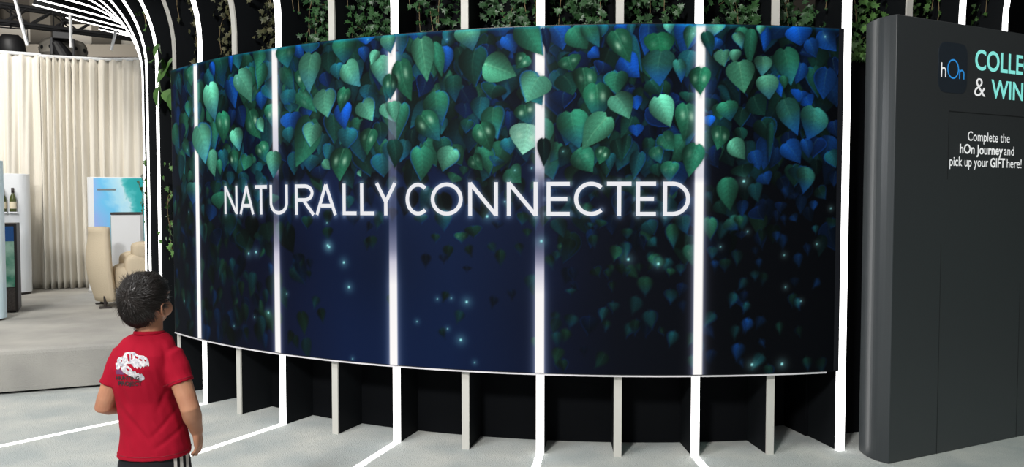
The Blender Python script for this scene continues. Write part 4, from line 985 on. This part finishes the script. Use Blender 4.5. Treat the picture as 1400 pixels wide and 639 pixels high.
# print on the back: a fossil skull over two words
def px(u, v): return ((140+u/7.9875-197)/424, 1.42-((460+v/7.9875)-281)/380)
def drape_poly(mb, polys, off):
    bm = bmesh.new()
    for poly in polys:
        vs = [bm.verts.new((x, 0, z)) for x, z in poly]; bm.faces.new(vs)
    bmesh.ops.triangulate(bm, faces=bm.faces[:])
    for _ in range(5):
        le = [e for e in bm.edges if e.calc_length() > .006]
        if not le: break
        bmesh.ops.subdivide_edges(bm, edges=le, cuts=1); bmesh.ops.triangulate(bm, faces=bm.faces[:])
    bm.verts.index_update(); vs = []
    for v in bm.verts:
        h = bv.ray_cast(Vector((v.co.x, -.5, v.co.z)), Vector((0, 1, 0)))
        vs.append((h[0]+h[1]*off) if h[0] else Vector((v.co.x, -.09, v.co.z)))
    mb.add(vs, [tuple(v.index for v in f.verts) for f in bm.faces]); bm.free()
P = lambda L: [px(u, v) for u, v in L]
upper = P([(165, 272), (195, 240), (203, 190), (225, 155), (270, 143), (330, 150), (370, 175), (420, 180), (455, 200), (478, 240), (480, 285), (468, 296), (458, 272), (446, 296), (434, 282), (420, 302), (405, 285), (388, 312), (372, 288), (350, 312), (335, 290), (325, 305), (318, 272), (290, 262), (250, 262), (215, 278), (180, 292)])
lower = P([(178, 300), (205, 282), (240, 275), (280, 300), (310, 340), (330, 330), (345, 362), (365, 350), (378, 372), (398, 362), (425, 400), (428, 425), (390, 440), (350, 425), (300, 402), (250, 372), (205, 350), (185, 325)])
spine = P([(128, 318), (138, 290), (122, 262), (146, 258), (138, 228), (164, 228), (160, 198), (186, 205), (196, 186), (198, 214), (176, 240), (166, 278), (170, 308), (150, 326)])
mb = MB(); drape_poly(mb, [upper, lower, spine], .0012)
pr = mb.build('print', mat('grey white print', rgb(205, 203, 204), .8, noise=(90, rgb(140, 138, 150), .4, .65)), shirt); pr['label'] = 'grey white printed dinosaur skull'
mb = MB(); drape_poly(mb, [P([(246, 168), (268, 165), (274, 240), (256, 236)]), P([(286, 166), (304, 176), (306, 214), (290, 222)]), P([(330, 176), (360, 196), (362, 214), (332, 200)]), P([(380, 206), (412, 222), (400, 234), (376, 222)]), P([(232, 300), (262, 312), (272, 336), (244, 324)]), P([(430, 215), (452, 232), (446, 244), (428, 232)])], .0017)
mb.build('print_pattern', M_shirt, pr)
def draped_word(body_, u0, u1, v, capv):
    vs, fs = text_mesh(body_, .03); a = min(p.x for p in vs); b = max(p.x for p in vs); k = cap_height(.03)
    out = []
    for p in vs:
        x, z = px(u0+(p.x-a)/(b-a)*(u1-u0), v-p.y/k*capv)
        h = bv.ray_cast(Vector((x, -.5, z)), Vector((0, 1, 0))); out.append(h[0]+h[1]*.0021 if h[0] else Vector((x, -.09, z)))
    return out, fs
mb = MB(); mb.add(*draped_word('HUNTING', 128, 372, 428, 40)); mb.add(*draped_word('PROJECT', 152, 398, 488, 42))
w = mb.build('print_words', mat('charcoal print', rgb(36, 30, 34), .8), shirt); w['label'] = 'two charcoal printed words'
mb = MB(); drape_poly(mb, [P([(120, 335), (165, 318), (205, 352), (220, 372), (170, 372), (130, 372)])], .0011); mb.build('print_shade', mat('violet grey print', rgb(98, 44, 84), .8), shirt)

# tracksuit trousers and trainers
pn = MB()
pn.loft([torso_ring(z, a, b, cx, 0) for z, a, b, cx in ((.40, .085, .07, .019), (.43, .122, .096, .019), (.48, .124, .097, .020), (.53, .115, .091, .021), (.575, .105, .085, .021))])
for lg_, s in ((LEGR, 1), (LEGL, -1)):
    o = lg_
    pn.tube([o+Vector((s*-.002, 0, .47)), o+Vector((0, 0, .40)), o+Vector((s*.004, 0, .28)), o+Vector((s*.006, 0, .16)), o+Vector((s*.006, .0, .06))], [.066, .068, .060, .054, .050], 22, round_ends=False)
pme = remesh(pn.mesh('p'), .005, 5, .5)
for v in pme.vertices:
    v.co += v.normal*(.004*mnoise.noise(Vector((v.co.x*14, v.co.y*14, v.co.z*12))))
pme.update()
pants = obj('trousers', pme, M_pants, kid); pants['label'] = 'black tracksuit trousers with white side stripes'
bp = BVHTree.FromPolygons([v.co.copy() for v in pme.vertices], [tuple(p.vertices) for p in pme.polygons])
for off in (.001, .021, .041):
    mb = MB(); row = []
    for j in range(60):
        z = .545-.475*j/59
        cx = float(np.interp(z, [.06, .28, .42, .50, .55], [.090, .088, .088, .086, .084]))
        sp = float(np.interp(z, [.06, .28, .45], [.62, .75, 1.0])); xs = []
        for d_ in (-.0052, .0052):
            x = cx+(off+d_-.002)*sp
            h = bp.ray_cast(Vector((x, -.5, z)), Vector((0, 1, 0)))
            xs.append(h[0]+h[1]*.0013 if h[0] and h[0].y < .1 else None)
        if None not in xs: row.append(xs)
    mb.loft(row, cap=False, closed=False); mb.build('stripe', M_stripe, pants)
for lg_ in (LEGR, LEGL):
    up = MB(); rings = []
    for y, wx, h in ((-.055, .020, .030), (-.045, .030, .062), (-.01, .034, .078), (.03, .036, .066), (.07, .039, .046), (.105, .034, .036), (.125, .016, .028)):
        rings.append([lg_+bd(wx*math.cos(2*PI*j/18), y, .018+max(0, h*.5+h*.5*math.sin(2*PI*j/18))) for j in range(18)])
    up.loft(rings); so = up.build('shoe', mat('dark trainer', rgb(40, 42, 48), .6), kid, True)
    sl = MB(); pts = [(.030, -.058), (.034, 0), (.041, .06), (.036, .11), (.012, .132), (-.012, .132), (-.036, .11), (-.041, .06), (-.034, 0), (-.030, -.058), (0, -.066)]
    sl.loft([[lg_+bd(x, y, z) for x, y in pts] for z in (0.0005, .022)]); sl.build('sole', M_white, so)

# ------------------------------------------------------------------ camera
cam = bpy.data.objects.new('camera', bpy.data.cameras.new('camera')); col.objects.link(cam)
cam.data.sensor_width = 36; cam.data.lens = 1011/1400*36; cam.data.clip_start = .05
cam.location = (0, 0, 1.42); cam.rotation_euler = (PI/2-math.atan2(38.5, 1011), 0, 0)
bpy.context.scene.camera = cam

# ------------------------------------------------------------------ light
def area(name, loc, target, size, power, color=(1, 1, 1), spread=180):
    l = bpy.data.lights.new(name, 'AREA'); l.shape = 'DISK'; l.size = size; l.energy = power; l.color = color; l.spread = math.radians(spread)
    o = bpy.data.objects.new(name, l); col.objects.link(o); o.location = loc
    o.rotation_euler = (Vector(target)-Vector(loc)).to_track_quat('-Z', 'Y').to_euler(); return o
def spot(name, loc, target, power, angle, color=(1, 1, 1), blend=.6, r=.1):
    l = bpy.data.lights.new(name, 'SPOT'); l.energy = power; l.spot_size = math.radians(angle); l.spot_blend = blend; l.color = color; l.shadow_soft_size = r
    o = bpy.data.objects.new(name, l); col.objects.link(o); o.location = loc
    o.rotation_euler = (Vector(target)-Vector(loc)).to_track_quat('-Z', 'Y').to_euler(); return o
area('hall_lamp', (-2.6, -2.6, 5.6), (-.2, 3.6, 0), 1.0, 600, (1, .98, .95))
area('hall_lamp', (-3.2, 1.2, 6.4), (-3.2, 3.0, 0), 2.2, 300, (.97, .99, 1))
area('roof_fill', (-8.5, 12.2, 3.6), (-8, 15.5, 5.0), 1.5, 190, (1, .97, .92))  # added, unseen fill that brightens the dark back wall and its beams
area('stage_lamp', (-6.3, 6.2, 5.6), (-5.4, 7.4, .3), 1.6, 150, (1, .96, .9))
for x in (-6.9, -6.1, -5.2, -4.5):
    spot('drape_lamp', (-7.4+(x+6.9)*.5, 6.4, 4.9), (x, 9.5, 2.0), 95, 60, (1, .95, .86), .8)
spot('stage_spot', (-5.2, 6.0, 5.5), (-4.22, 6.45, .34), 40, 6, (1, .97, .92), .5, .02)
spot('teal_lamp', (4.6, 1.8, 3.6), (2.9, 3.7, 0), 60, 60, (.35, 1, .85), .9, .2)
spot('side_fill', (-8.5, 3.3, 3.0), (2.05, 4.12, 1.35), 900, 15, (.95, .97, 1), 1, .1)  # added, unseen spot that brightens the side face of the charcoal panel
w = bpy.data.worlds.new('hall'); bpy.context.scene.world = w; w.use_nodes = True
w.node_tree.nodes['Background'].inputs[0].default_value = (.80, .86, .95, 1); w.node_tree.nodes['Background'].inputs[1].default_value = .22
sc = bpy.context.scene
sc.view_settings.view_transform = 'Standard'; sc.view_settings.look = 'None'; sc.view_settings.gamma = 1; sc.view_settings.exposure = 0
sc.view_settings.use_curve_mapping = False
sc.cycles.max_bounces = 6; sc.cycles.use_denoising = True
